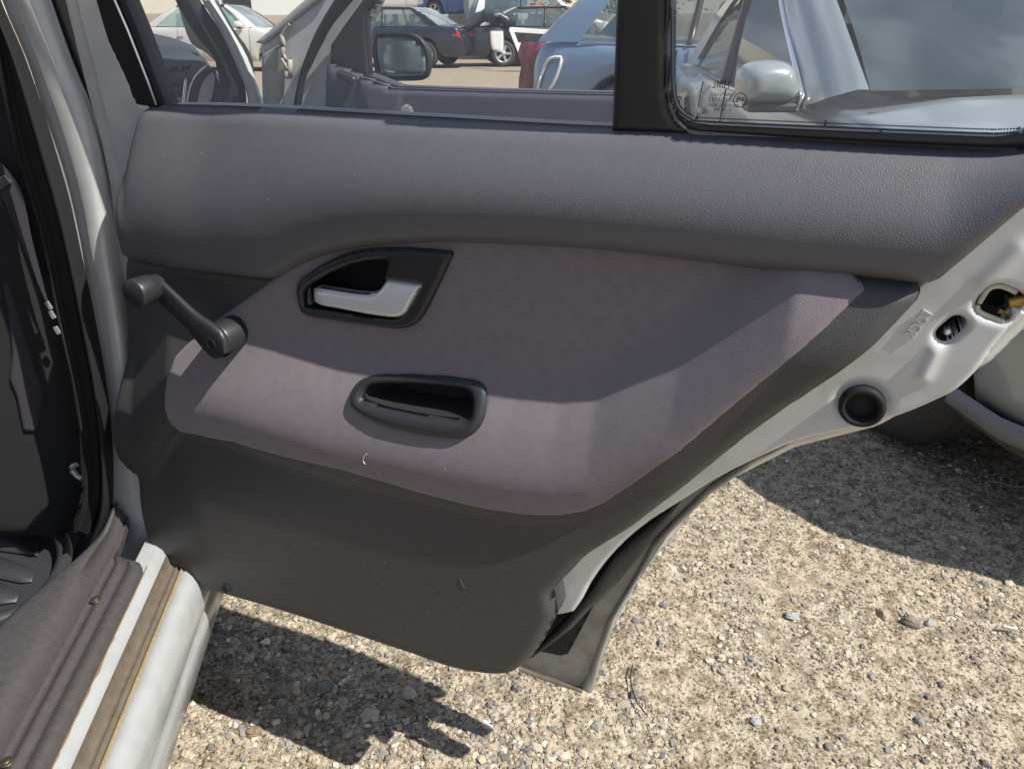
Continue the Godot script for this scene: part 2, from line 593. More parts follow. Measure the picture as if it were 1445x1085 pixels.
func rear_door(d: Node3D) -> void:
	# ---- grey padded upper trim
	var pad_top := PackedVector2Array([Vector2(0.069, 0.9972), Vector2(0.0845, 0.974), Vector2(0.0932, 0.9948), Vector2(0.1046, 1.0063), Vector2(0.1179, 1.0094), Vector2(0.2786, 1.0124), Vector2(0.3891, 1.0117), Vector2(0.5059, 1.0112), Vector2(0.6113, 1.0106), Vector2(0.6819, 1.0108), Vector2(0.7358, 1.0116), Vector2(0.8292, 1.0104), Vector2(0.927, 1.0095), Vector2(0.9864, 1.0101), Vector2(1.0072, 1.0123), Vector2(1.0273, 1.0145)])
	var pad_bot := PackedVector2Array([Vector2(0.0247, 0.8213), Vector2(0.0489, 0.824), Vector2(0.0396, 0.8166), Vector2(0.1177, 0.8164), Vector2(0.1977, 0.8188), Vector2(0.275, 0.8213), Vector2(0.3001, 0.8304), Vector2(0.338, 0.8509), Vector2(0.3781, 0.866), Vector2(0.4251, 0.8775), Vector2(0.4867, 0.8871), Vector2(0.5365, 0.8923), Vector2(0.6142, 0.8977), Vector2(0.6863, 0.9006), Vector2(0.7538, 0.9), Vector2(0.8353, 0.8991), Vector2(0.921, 0.9014), Vector2(0.9635, 0.9025), Vector2(0.9784, 0.9169), Vector2(1.015, 0.968), Vector2(1.0301, 0.9893)])
	var pad_poly := PackedVector2Array([Vector2(0.0635, 0.8941), Vector2(0.0793, 0.946), Vector2(0.0868, 0.9742), Vector2(0.0932, 0.9948), Vector2(0.1046, 1.0063), Vector2(0.1179, 1.0094), Vector2(0.2786, 1.0124), Vector2(0.3891, 1.0117), Vector2(0.5059, 1.0112), Vector2(0.6113, 1.0106), Vector2(0.6819, 1.0108), Vector2(0.7358, 1.0116), Vector2(0.8292, 1.0104), Vector2(0.927, 1.0095), Vector2(0.9864, 1.0101), Vector2(1.0072, 1.0123), Vector2(1.0273, 1.0145), Vector2(1.0301, 0.9893), Vector2(1.015, 0.968), Vector2(0.9969, 0.9426), Vector2(0.9784, 0.9169), Vector2(0.9635, 0.9025), Vector2(0.921, 0.9014), Vector2(0.8353, 0.8991), Vector2(0.7538, 0.9), Vector2(0.6863, 0.9006), Vector2(0.6142, 0.8977), Vector2(0.5365, 0.8923), Vector2(0.4867, 0.8871), Vector2(0.4251, 0.8775), Vector2(0.3781, 0.866), Vector2(0.338, 0.8509), Vector2(0.3001, 0.8304), Vector2(0.275, 0.8213), Vector2(0.1977, 0.8188), Vector2(0.1177, 0.8164), Vector2(0.0617, 0.8241), Vector2(0.0489, 0.824), Vector2(0.0544, 0.8502)])
	var pad_f := func(x: float, y: float) -> float:
		var top := y_at(pad_top, x)
		var bot := y_at(pad_bot, x)
		var t := clampf((top - y) / maxf(top - bot, .02), 0.0, 1.0)
		var dip := .006 * exp(-pow((x - .2) / .05, 2.0)) * (1.0 - t)
		return .002 + .036 * sin(minf(t * 1.9, PI * .5)) + .008 * sin(t * PI) - .008 * pow(t, 5.0) - dip
	var st := st_new()
	plate(st, smooth2(pad_poly, 3), pad_f, .0055, .014, .03)
	sub("upper_trim", st, M.pad, d)
	# ---- lower plastic trim and the velour insert share one swelling surface
	var fb := PackedVector2Array([Vector2(-0.0658, 0.4898), Vector2(0.0135, 0.4942), Vector2(0.1058, 0.5957), Vector2(0.1428, 0.5937), Vector2(0.1975, 0.5948), Vector2(0.2772, 0.5882), Vector2(0.3638, 0.5825), Vector2(0.4462, 0.5844), Vector2(0.5237, 0.5862), Vector2(0.5967, 0.5899), Vector2(0.6485, 0.5972), Vector2(0.6893, 0.6132), Vector2(0.7197, 0.6396), Vector2(0.7694, 0.6802), Vector2(0.8644, 0.7888)])
	var surf := func(x: float, y: float) -> float:
		var e := y - y_at(fb, x)
		var s := .020 - .009 * smoothstep(.22, .40, x) * smoothstep(.10, .18, e) - .006 * smoothstep(.6, .85, x) * smoothstep(.03, .12, e) + .031 * smoothstep(.185, .045, e) - .007 * pow(smoothstep(.055, .0, e), 2.0)
		if e < 0.0:
			s -= .004 * smoothstep(0.0, -.014, e)
			s += .003 * smoothstep(-.014, -.090, e)
		s -= .010 * smoothstep(.12, .02, x) * smoothstep(.62, .50, y)
		s -= .010 * smoothstep(.13, .20, e) * smoothstep(.30, .10, x)
		return s
	var low := PackedVector2Array([Vector2(0.0272, 0.8186), Vector2(0.1375, 0.8229), Vector2(0.272, 0.8273), Vector2(0.3353, 0.8584), Vector2(0.4042, 0.8819), Vector2(0.5342, 0.8982), Vector2(0.6845, 0.9067), Vector2(0.834, 0.9046), Vector2(0.9201, 0.906), Vector2(0.9567, 0.9032), Vector2(0.961, 0.8932), Vector2(0.9316, 0.8475), Vector2(0.8856, 0.7905), Vector2(0.8393, 0.7353), Vector2(0.7839, 0.6616), Vector2(0.7354, 0.6008), Vector2(0.6868, 0.549), Vector2(0.649, 0.488), Vector2(0.6551, 0.4546), Vector2(0.6383, 0.403), Vector2(0.6197, 0.3635), Vector2(0.5951, 0.3315), Vector2(0.574, 0.3214), Vector2(0.5376, 0.3117), Vector2(0.5002, 0.3083), Vector2(0.4454, 0.3101), Vector2(0.3511, 0.31), Vector2(0.2512, 0.3098), Vector2(0.1272, 0.3043), Vector2(0.0368, 0.3003), Vector2(-0.003, 0.3081), Vector2(-0.0287, 0.3362), Vector2(-0.0359, 0.3826), Vector2(-0.031, 0.4437), Vector2(-0.0259, 0.4757), Vector2(-0.0404, 0.4885), Vector2(-0.0485, 0.5054), Vector2(-0.0382, 0.5575), Vector2(-0.0086, 0.6775), Vector2(0.0107, 0.7634)])
	var bez_hole := PackedVector2Array([Vector2(0.3268, 0.8119), Vector2(0.3286, 0.8173), Vector2(0.3407, 0.8265), Vector2(0.3627, 0.8393), Vector2(0.3936, 0.8536), Vector2(0.4209, 0.8615), Vector2(0.4408, 0.8646), Vector2(0.4433, 0.8626), Vector2(0.4416, 0.8537), Vector2(0.4361, 0.8411), Vector2(0.481, 0.842), Vector2(0.4844, 0.8401), Vector2(0.4599, 0.8035), Vector2(0.4522, 0.7974), Vector2(0.4439, 0.7953), Vector2(0.4141, 0.7926), Vector2(0.3733, 0.7935), Vector2(0.3331, 0.7938), Vector2(0.3255, 0.7962)])
	var pull_hole := PackedVector2Array([Vector2(0.4078, 0.6988), Vector2(0.4108, 0.7095), Vector2(0.4268, 0.7162), Vector2(0.4741, 0.7233), Vector2(0.5192, 0.7274), Vector2(0.5393, 0.7269), Vector2(0.5468, 0.717), Vector2(0.5473, 0.7021), Vector2(0.5349, 0.6978), Vector2(0.4879, 0.6945), Vector2(0.4411, 0.6942), Vector2(0.4192, 0.6964)])
	var bez := PackedVector2Array([Vector2(0.3184, 0.8192), Vector2(0.3235, 0.8266), Vector2(0.3486, 0.8447), Vector2(0.383, 0.8625), Vector2(0.4078, 0.8709), Vector2(0.4378, 0.8765), Vector2(0.477, 0.88), Vector2(0.5162, 0.8813), Vector2(0.5219, 0.8797), Vector2(0.5182, 0.8711), Vector2(0.5007, 0.8373), Vector2(0.4843, 0.807), Vector2(0.4729, 0.7937), Vector2(0.4599, 0.7875), Vector2(0.4442, 0.7843), Vector2(0.4069, 0.7828), Vector2(0.3568, 0.7822), Vector2(0.3272, 0.7839), Vector2(0.3191, 0.7907), Vector2(0.3172, 0.8044)])
	var cup := PackedVector2Array([Vector2(0.389, 0.6997), Vector2(0.3954, 0.7129), Vector2(0.4089, 0.7218), Vector2(0.4342, 0.7283), Vector2(0.4806, 0.7351), Vector2(0.5275, 0.7395), Vector2(0.5531, 0.7401), Vector2(0.5631, 0.7335), Vector2(0.5661, 0.717), Vector2(0.565, 0.7019), Vector2(0.5578, 0.6889), Vector2(0.5463, 0.6801), Vector2(0.5249, 0.6754), Vector2(0.4765, 0.6722), Vector2(0.4388, 0.6735), Vector2(0.4113, 0.679), Vector2(0.3935, 0.6866)])
	var bez_in := PackedVector2Array()
	var bc := Vector2.ZERO
	for q in bez: bc += q / bez.size()
	for q in bez: bez_in.append(q.lerp(bc, .10))
	var cup_in := PackedVector2Array()
	var cc := Vector2.ZERO
	for q in cup: cc += q / cup.size()
	for q in cup: cup_in.append(q.lerp(cc, .09))
	st = st_new()
	plate(st, low, surf, .0065, .013, .035, [bez_in, cup_in])
	sub("lower_trim", st, M.trim, d)
	var fab := PackedVector2Array([Vector2(0.2842, 0.8242), Vector2(0.2629, 0.8092), Vector2(0.1879, 0.7605), Vector2(0.1491, 0.7315), Vector2(0.1191, 0.7026), Vector2(0.108, 0.677), Vector2(0.1, 0.6491), Vector2(0.0954, 0.6221), Vector2(0.0961, 0.6011), Vector2(0.1061, 0.5896), Vector2(0.1387, 0.5919), Vector2(0.1975, 0.5948), Vector2(0.2808, 0.5913), Vector2(0.3735, 0.5946), Vector2(0.4677, 0.5884), Vector2(0.5526, 0.5867), Vector2(0.6018, 0.5912), Vector2(0.6287, 0.5957), Vector2(0.658, 0.6038), Vector2(0.687, 0.6173), Vector2(0.7104, 0.6358), Vector2(0.7381, 0.6662), Vector2(0.7614, 0.6937), Vector2(0.7836, 0.7192), Vector2(0.827, 0.7774), Vector2(0.8631, 0.824), Vector2(0.8914, 0.8605), Vector2(0.9185, 0.897), Vector2(0.8973, 0.9105), Vector2(0.8342, 0.9094), Vector2(0.6865, 0.913), Vector2(0.5383, 0.9049), Vector2(0.4101, 0.8876), Vector2(0.3421, 0.8645)])
	st = st_new()
	plate(st, fab, func(x, y): return surf.call(x, y) + .003, .005, .004, .004, [bez_in, cup_in])
	sub("fabric_insert", st, M.fabric, d)
	# ---- inside door handle
	st = st_new()
	var hz := surf.call(bez[0].x + .1, bez[0].y) as float
	plate(st, smooth2(bez, 2), func(x, y): return surf.call(x, y) + .011, .003, .004, .03, [bez_hole])
	sub("handle_bezel", st, M.handle_black, d)
	plate_part("handle_recess", bez, hz - .035, .006, 0.0, 0.0, M.matt, d)
	var lever := PackedVector2Array([Vector2(0.3342, 0.8166), Vector2(0.3472, 0.8184), Vector2(0.3607, 0.8185), Vector2(0.3903, 0.8182), Vector2(0.41, 0.8192), Vector2(0.4214, 0.8224), Vector2(0.4282, 0.8274), Vector2(0.4334, 0.8346), Vector2(0.4375, 0.8407), Vector2(0.4624, 0.8407), Vector2(0.4815, 0.84), Vector2(0.4795, 0.8358), Vector2(0.4625, 0.8067), Vector2(0.4577, 0.8019), Vector2(0.4502, 0.7983), Vector2(0.4391, 0.7966), Vector2(0.4076, 0.7962), Vector2(0.3745, 0.7974), Vector2(0.3414, 0.7979), Vector2(0.3337, 0.7994)])
	st = st_new()
	var l0 := lever[0]
	plate(st, lever, func(x: float, y: float): return hz + .010 - .006 * pow(clampf((x - l0.x) / .02, 0, 1) - 1.0, 2.0) - 4.0 * pow(y - l0.y + .012, 2.0), .0028, .004, .012)
	sub("handle_lever", st, M.silver, d)
	# ---- grab cup
	st = st_new()
	plate(st, smooth2(cup, 3), func(x, y): return surf.call(x, y) + .010 + .05 * (cc.y - y), .003, .008, .03, [smooth2(pull_hole, 3)])
	sub("grab_handle", st, M.handle_black, d)
	st = st_new()
	var rows := []
	var ph := smooth2(pull_hole, 3)
	for k in 6:
		var row := PackedVector3Array()
		for q in ph:
			var q2 := q.lerp(cc, .04 * k * k * .25)
			row.append(Vector3(q2.x, q2.y, surf.call(q.x, q.y) + .001 - .009 * k))
		rows.append(row)
	loft(st, rows, true)
	plate(st, ph, func(_x, _y): return -.006, .005, 0.0, 0.0)
	sub("grab_recess", st, M.matt, d)
	# ---- window crank
	var piv := Vector2(0.2156, 0.747)
	var kb := Vector2(0.1321, 0.8057)
	var p3 := Vector3(piv.x, piv.y, .066)
	var k3 := Vector3(kb.x, kb.y, .060)
	var ax := (k3 - p3).normalized()
	var zax := Vector3(0, 0, 1)
	var yax := zax.cross(ax).normalized()
	st = st_new()
	rows = []
	var L := k3.distance_to(p3)
	for i in 15:
		var s := lerpf(-.0215, L + .013, i / 14.0)
		var hw := .0175
		if s < 0.0:
			hw = .0215 * sqrt(maxf(1.0 - pow(s / -.0220, 2.0), .02))
		elif s > L:
			hw = .0145 * sqrt(maxf(1.0 - pow((s - L) / .0137, 2.0), .02))
		else:
			hw = lerpf(.0215, .0145, smoothstep(0.0, .045, s))
		var th := lerpf(.012, .0085, clampf(s / L, 0.0, 1.0))
		var ring := PackedVector3Array()
		for k in 16:
			var a := TAU * k / 16
			var cs := signf(cos(a)) * pow(absf(cos(a)), .55)
			var sn := signf(sin(a)) * pow(absf(sin(a)), .55)
			ring.append(p3 + ax * s + yax * hw * cs + zax * (th * .5 * sn - th * .5))
		rows.append(ring)
	loft(st, rows, true)
	var crank := sub("window_crank", st, M.handle_black, d)
	st = st_new()
	lathe(st, PackedVector2Array([Vector2(.0212, -.045), Vector2(.0212, -.012), Vector2(.019, -.006), Vector2(0, -.006)]), Transform3D(Basis(), p3), 28)
	sub("crank_boss", st, M.handle_black, d)
	st = st_new()
	lathe(st, PackedVector2Array([Vector2(.0145, -.008), Vector2(.0155, .002), Vector2(.0172, .005), Vector2(.0178, .012), Vector2(.0182, .027), Vector2(.0172, .0300), Vector2(.016, .0308), Vector2(0, .0312)]), Transform3D(Basis(), k3), 28)
	sub("crank_knob", st, M.handle_black, d)
	st = st_new()
	lathe(st, PackedVector2Array([Vector2(.0072, .001), Vector2(.0064, .0022), Vector2(.0056, .001), Vector2(.0052, -.003), Vector2(.0, -.003)]), Transform3D(Basis(), p3), 16)
	sub("crank_screw", st, M.black, d)
	# ---- trim screw at the lower edge
	var sc := Vector2(0.1317, 0.3268)
	st = st_new()
	lathe(st, PackedVector2Array([Vector2(.0085, .0), Vector2(.0075, .002), Vector2(.006, .0015), Vector2(.005, -.002), Vector2(.0028, -.002), Vector2(.0026, .001), Vector2(0, .001)]), Transform3D(Basis(), Vector3(sc.x, sc.y, surf.call(sc.x, sc.y) + .001)), 18)
	sub("trim_screw", st, M.black, d)
	st = st_new()
	var rs := RandomNumberGenerator.new()
	rs.seed = 15
	for k in 40:
		var q := Vector2(rs.randf_range(.06, .88), rs.randf_range(.42, .98))
		var z: float
		if poly_sd(pad_poly, q) > .02:
			z = pad_f.call(q.x, q.y)
		elif poly_sd(low, q) > .02 and q.y < y_at(fb, q.x) - .01:
			z = surf.call(q.x, q.y)
		elif poly_sd(fab, q) > .01 and poly_sd(bez, q) < -.01 and poly_sd(cup, q) < -.01:
			z = surf.call(q.x, q.y) + .004
		else:
			continue
		var rr := .0004 + .0009 * pow(rs.randf(), 3.0)
		for i in 5:
			var a := TAU * i / 5.0
			var b := TAU * (i + 1) / 5.0
			st.add_vertex(Vector3(q.x, q.y, z + .0010))
			st.add_vertex(Vector3(q.x + cos(a) * rr, q.y + sin(a) * rr, z + .0006))
			st.add_vertex(Vector3(q.x + cos(b) * rr, q.y + sin(b) * rr, z + .0006))
	var specks := sub("dust_specks", st, mat(lin(.42, .40, .36), .9), d)
	specks.set_meta("kind", "stuff")
	for q in [PackedVector2Array([Vector2(0.2104, 0.4295), Vector2(0.2001, 0.4064)]), PackedVector2Array([Vector2(0.5294, 0.474), Vector2(0.5359, 0.4605)])]:
		st = st_new()
		var line := PackedVector3Array()
		for i in 5:
			var p: Vector2 = q[0].lerp(q[1], i / 4.0)
			line.append(Vector3(p.x + .0008 * sin(i * 2.0), p.y, surf.call(p.x, p.y) + .0002))
		tube(st, line, .00045, 5)
		sub("scratch", st, mat(lin(.085, .083, .08), .8), d)
	st = st_new()
	var ln := PackedVector2Array([Vector2(0.4178, 0.6343), Vector2(0.4134, 0.6294), Vector2(0.4118, 0.6231), Vector2(0.4144, 0.6187)])
	tube(st, spline(v3(ln, surf.call(ln[0].x, ln[0].y) + .005), 8), .0007, 5)
	sub("lint", st, mat(lin(.45, .44, .43), .9), d)
	door_metal(d)
	door_window(d)

func door_metal(d: Node3D) -> void:
	var skin := PackedVector2Array([Vector2(0.6279, 0.4483), Vector2(0.6542, 0.5096), Vector2(0.7187, 0.604), Vector2(0.7762, 0.6736), Vector2(0.8331, 0.7448), Vector2(0.8783, 0.7994), Vector2(0.9293, 0.857), Vector2(0.9601, 0.9001), Vector2(1.007, 0.9672), Vector2(1.0354, 1.0045), Vector2(1.0604, 0.9096), Vector2(1.0466, 0.891), Vector2(1.0401, 0.8827), Vector2(1.0357, 0.8696), Vector2(1.0309, 0.8574), Vector2(1.0262, 0.8443), Vector2(1.0218, 0.8289), Vector2(1.0141, 0.8126), Vector2(1.0062, 0.8007), Vector2(0.9964, 0.7918), Vector2(0.9797, 0.7777), Vector2(0.9573, 0.762), Vector2(0.9311, 0.7473), Vector2(0.904, 0.7344), Vector2(0.8842, 0.7229), Vector2(0.8499, 0.6953), Vector2(0.8132, 0.6615), Vector2(0.7856, 0.6311), Vector2(0.7497, 0.5914), Vector2(0.7235, 0.5563), Vector2(0.7017, 0.519), Vector2(0.6842, 0.4803), Vector2(0.6643, 0.4289), Vector2(0.6305, 0.4169)])
	var latch_hole := PackedVector2Array([Vector2(1.0055, 0.881), Vector2(1.0053, 0.8866), Vector2(1.0075, 0.8925), Vector2(1.0098, 0.8983), Vector2(1.0146, 0.902), Vector2(1.02, 0.9027), Vector2(1.0344, 0.8979), Vector2(1.0421, 0.8928), Vector2(1.0393, 0.8838), Vector2(1.0317, 0.884), Vector2(1.0341, 0.8744), Vector2(1.0312, 0.8714), Vector2(1.0249, 0.8718), Vector2(1.0161, 0.8736), Vector2(1.0085, 0.877)])
	var s1 := Vector2(0.989, 0.8541)
	var s2 := Vector2(0.9955, 0.8642)
	var slot := PackedVector2Array()
	var dir := (s2 - s1).normalized()
	for k in 9:
		slot.append(s1 + dir.rotated(PI * .5 + PI * k / 8.0) * .0074)
	for k in 9:
		slot.append(s2 + dir.rotated(-PI * .5 + PI * k / 8.0) * .0074)
	var gc := Vector2(0.9367, 0.7749)
	var b1 := Vector2(0.9844, 0.8373)
	var b2 := Vector2(0.98, 0.8126)
	var c1 := Vector2(1.0072, 0.9029)
	var c2 := Vector2(1.025, 0.9336)
	var st := st_new()
	var sk := func(x: float, y: float) -> float:
		var q := Vector2(x, y)
		var n1 := Geometry2D.get_closest_point_to_segment(q, b1, b2)
		var n2 := Geometry2D.get_closest_point_to_segment(q, c1, c2)
		return .0035 * exp(-pow(q.distance_to(n1) / .006, 2.0)) + .003 * exp(-pow(q.distance_to(n2) / .008, 2.0)) - .003 * smoothstep(.03, .02, q.distance_to(gc))
	plate(st, smooth2(skin, 2), sk, .0026, .0052, .05, [latch_hole, slot, ellipse(gc, .012, .012)])
	var steel := sub("inner_panel", st, M.paint, d)
	st = st_new()
	plate(st, skin, func(_x, _y): return -.045, .02, 0.0, 0.0)
	sub("door_cavity", st, M.matt, d)
	# rubber plug
	st = st_new()
	lathe(st, PackedVector2Array([Vector2(.0205, -.004), Vector2(.0205, .003), Vector2(.0185, .0065), Vector2(.0155, .0065), Vector2(.0132, .003), Vector2(.0122, -.002), Vector2(.0118, -.004), Vector2(0, -.0045)]), Transform3D(Basis(), Vector3(gc.x, gc.y, 0.0)), 36)
	sub("rubber_plug", st, M.rubber, d)
	# latch
	st = st_new()
	tube(st, spline(v3(PackedVector2Array([Vector2(1.0323, 0.897), Vector2(1.0267, 0.8993), Vector2(1.0207, 0.901), Vector2(1.0157, 0.9003), Vector2(1.0118, 0.8974), Vector2(1.0099, 0.8922), Vector2(1.0085, 0.887), Vector2(1.0075, 0.8825), Vector2(1.0083, 0.8788), Vector2(1.0114, 0.8767), Vector2(1.0161, 0.8748), Vector2(1.0205, 0.8736), Vector2(1.025, 0.8723), Vector2(1.0294, 0.8711)]), -.004), 30), .0022, 6)
	sub("latch_seal", st, mat(lin(.5, .46, .36), .6), d)
	var lt := Vector2(1.037, 0.8858)
	st = st_new()
	box(st, Vector3(lt.x, lt.y, -.012), Vector3(.012, .010, .008), Basis(Vector3(0, 0, 1), .4))
	var ly := Vector2(1.0296, 0.8745)
	box(st, Vector3(ly.x, ly.y, -.018), Vector3(.008, .004, .004), Basis(Vector3(0, 0, 1), -.4))
	sub("latch_striker", st, M.yellow, d)
	st = st_new()
	var lm := Vector2(1.0354, 0.8715)
	box(st, Vector3(lm.x, lm.y, -.018), Vector3(.012, .018, .004), Basis(Vector3(0, 0, 1), -.5))
	sub("latch_plate", st, M.silver, d)
	st = st_new()
	var bo := Vector2(0.9913, 0.8541)
	lathe(st, PackedVector2Array([Vector2(.0042, -.006), Vector2(.004, .001), Vector2(.0028, .003), Vector2(0, .0038)]), Transform3D(Basis(), Vector3(bo.x, bo.y, -.010)), 14)
	sub("child_lock_lever", st, M.chrome, d)
	# stamped word beside the child lock
	var word := TextMesh.new()
	word.text = "LOCK"
	var fnt := SystemFont.new()
	fnt.font_names = PackedStringArray(["Droid Sans"])
	word.font = fnt
	word.font_size = 16
	word.pixel_size = .0007
	word.depth = .0016
	var tx := Vector2(0.9659, 0.8617)
	var w1 := Vector2(0.9721, 0.8795)
	var w2 := Vector2(0.9587, 0.8473)
	var wm := put("stamped_lettering", word, M.paint, d)
	wm.position = Vector3(tx.x, tx.y, .0006)
	wm.rotation.z = (w2 - w1).angle()
	# outer skin seen past the inner panel
	var outer := PackedVector2Array([Vector2(0.5332, 0.2436), Vector2(0.5683, 0.2422), Vector2(0.6114, 0.2403), Vector2(0.6492, 0.2394), Vector2(0.6787, 0.2395), Vector2(0.6831, 0.2576), Vector2(0.6922, 0.3181), Vector2(0.7076, 0.3922), Vector2(0.7319, 0.4634), Vector2(0.7607, 0.5363), Vector2(0.8023, 0.6052), Vector2(0.8474, 0.6578), Vector2(0.8838, 0.6919), Vector2(0.9206, 0.7237), Vector2(0.8524, 0.7093), Vector2(0.7711, 0.6078), Vector2(0.6917, 0.5032), Vector2(0.6388, 0.3937), Vector2(0.5994, 0.3098)])
	plate_part("outer_skin", outer, -.055, .004, .008, .01, M.paint_dirty, d)
	var hem := PackedVector2Array([Vector2(0.6655, 0.2511), Vector2(0.6812, 0.2482), Vector2(0.6874, 0.2684), Vector2(0.6964, 0.328), Vector2(0.7116, 0.4012), Vector2(0.7355, 0.4714), Vector2(0.7638, 0.5434), Vector2(0.8049, 0.6105), Vector2(0.8492, 0.6642), Vector2(0.8849, 0.6987), Vector2(0.8454, 0.6704), Vector2(0.8037, 0.6216), Vector2(0.7685, 0.5662), Vector2(0.7454, 0.5265), Vector2(0.7284, 0.4691), Vector2(0.6971, 0.3865), Vector2(0.6798, 0.3008), Vector2(0.672, 0.27)])
	plate_part("hem_flange", hem, -.046, .0025, .005, .007, M.paint_dirty, d)
	st = st_new()
	tube(st, spline(v3(PackedVector2Array([Vector2(0.5725, 0.2556), Vector2(0.6022, 0.2524), Vector2(0.6346, 0.2519), Vector2(0.6683, 0.2523)]), -.048), 12), .0045, 8, .6)
	sub("drain_lip", st, M.channel, d)
	var blade := PackedVector2Array([Vector2(0.7804, 0.6195), Vector2(0.7496, 0.5765), Vector2(0.7277, 0.5461), Vector2(0.7088, 0.5176), Vector2(0.6962, 0.4902), Vector2(0.6849, 0.4623), Vector2(0.6571, 0.4081), Vector2(0.6311, 0.3637), Vector2(0.5974, 0.3066), Vector2(0.6076, 0.3196), Vector2(0.6333, 0.3535), Vector2(0.6588, 0.3874), Vector2(0.6827, 0.4299), Vector2(0.6998, 0.4551), Vector2(0.7161, 0.4836), Vector2(0.7361, 0.5229), Vector2(0.7535, 0.5598), Vector2(0.7726, 0.6014)])
	plate_part("weatherstrip", blade, -.012, .003, .006, .02, mat(lin(.055, .055, .053), .6), d)
	var clip := PackedVector2Array([Vector2(0.6359, 0.4605), Vector2(0.6462, 0.4584), Vector2(0.6548, 0.4501), Vector2(0.6513, 0.4433), Vector2(0.6343, 0.451)])
	plate_part("trim_clip", clip, .014, .003, .001, .01, M.matt, d)
	var outer_all := PackedVector2Array([Vector2(-0.063, 0.9739), Vector2(0.0037, 0.9932), Vector2(0.6506, 0.9968), Vector2(1.0256, 0.9993), Vector2(1.0539, 1.0021), Vector2(1.0888, 0.8698), Vector2(1.0502, 0.7917), Vector2(0.9653, 0.702), Vector2(0.8855, 0.6573), Vector2(0.7991, 0.5776), Vector2(0.7268, 0.4273), Vector2(0.6811, 0.2722), Vector2(0.6631, 0.1962), Vector2(0.5128, 0.2008), Vector2(-0.0119, 0.1508), Vector2(-0.1598, 0.1692), Vector2(-0.1803, 0.4118), Vector2(-0.1198, 0.7537)])
	var core := PackedVector2Array([Vector2(0.0213, 0.9564), Vector2(0.0693, 0.9763), Vector2(0.6653, 0.9945), Vector2(1.0192, 0.9961), Vector2(1.0468, 0.995), Vector2(1.0696, 0.9084), Vector2(1.032, 0.8444), Vector2(0.9551, 0.7534), Vector2(0.8741, 0.7121), Vector2(0.8011, 0.6393), Vector2(0.7312, 0.5396), Vector2(0.6792, 0.4116), Vector2(0.6435, 0.305), Vector2(0.5359, 0.2904), Vector2(0.0543, 0.2661), Vector2(-0.0468, 0.2947), Vector2(-0.0612, 0.4532), Vector2(-0.0158, 0.78)])
	plate_part("door_core", core, -.0475, .010, .0, .052, M.matt, d)
	plate_part("outer_panel", outer_all, -.1, .008, .016, .01, M.paint, d)

func leaned(p: PackedVector2Array, z: float) -> PackedVector3Array:
	var o := PackedVector3Array()
	for q in p:
		o.append(Vector3(q.x, q.y, z + .09 * (q.y - 1.0)))
	return o

func lean_part(called: String, poly: PackedVector2Array, z: float, g: float, r: float, back: float, m: Material, parent: Node) -> MeshInstance3D:
	# the window frame and its glass lean inwards above the belt line
	var st := st_new()
	plate(st, poly, func(_x, y): return z + .09 * (y - 1.0), g, r, back)
	return sub(called, st, m, parent)

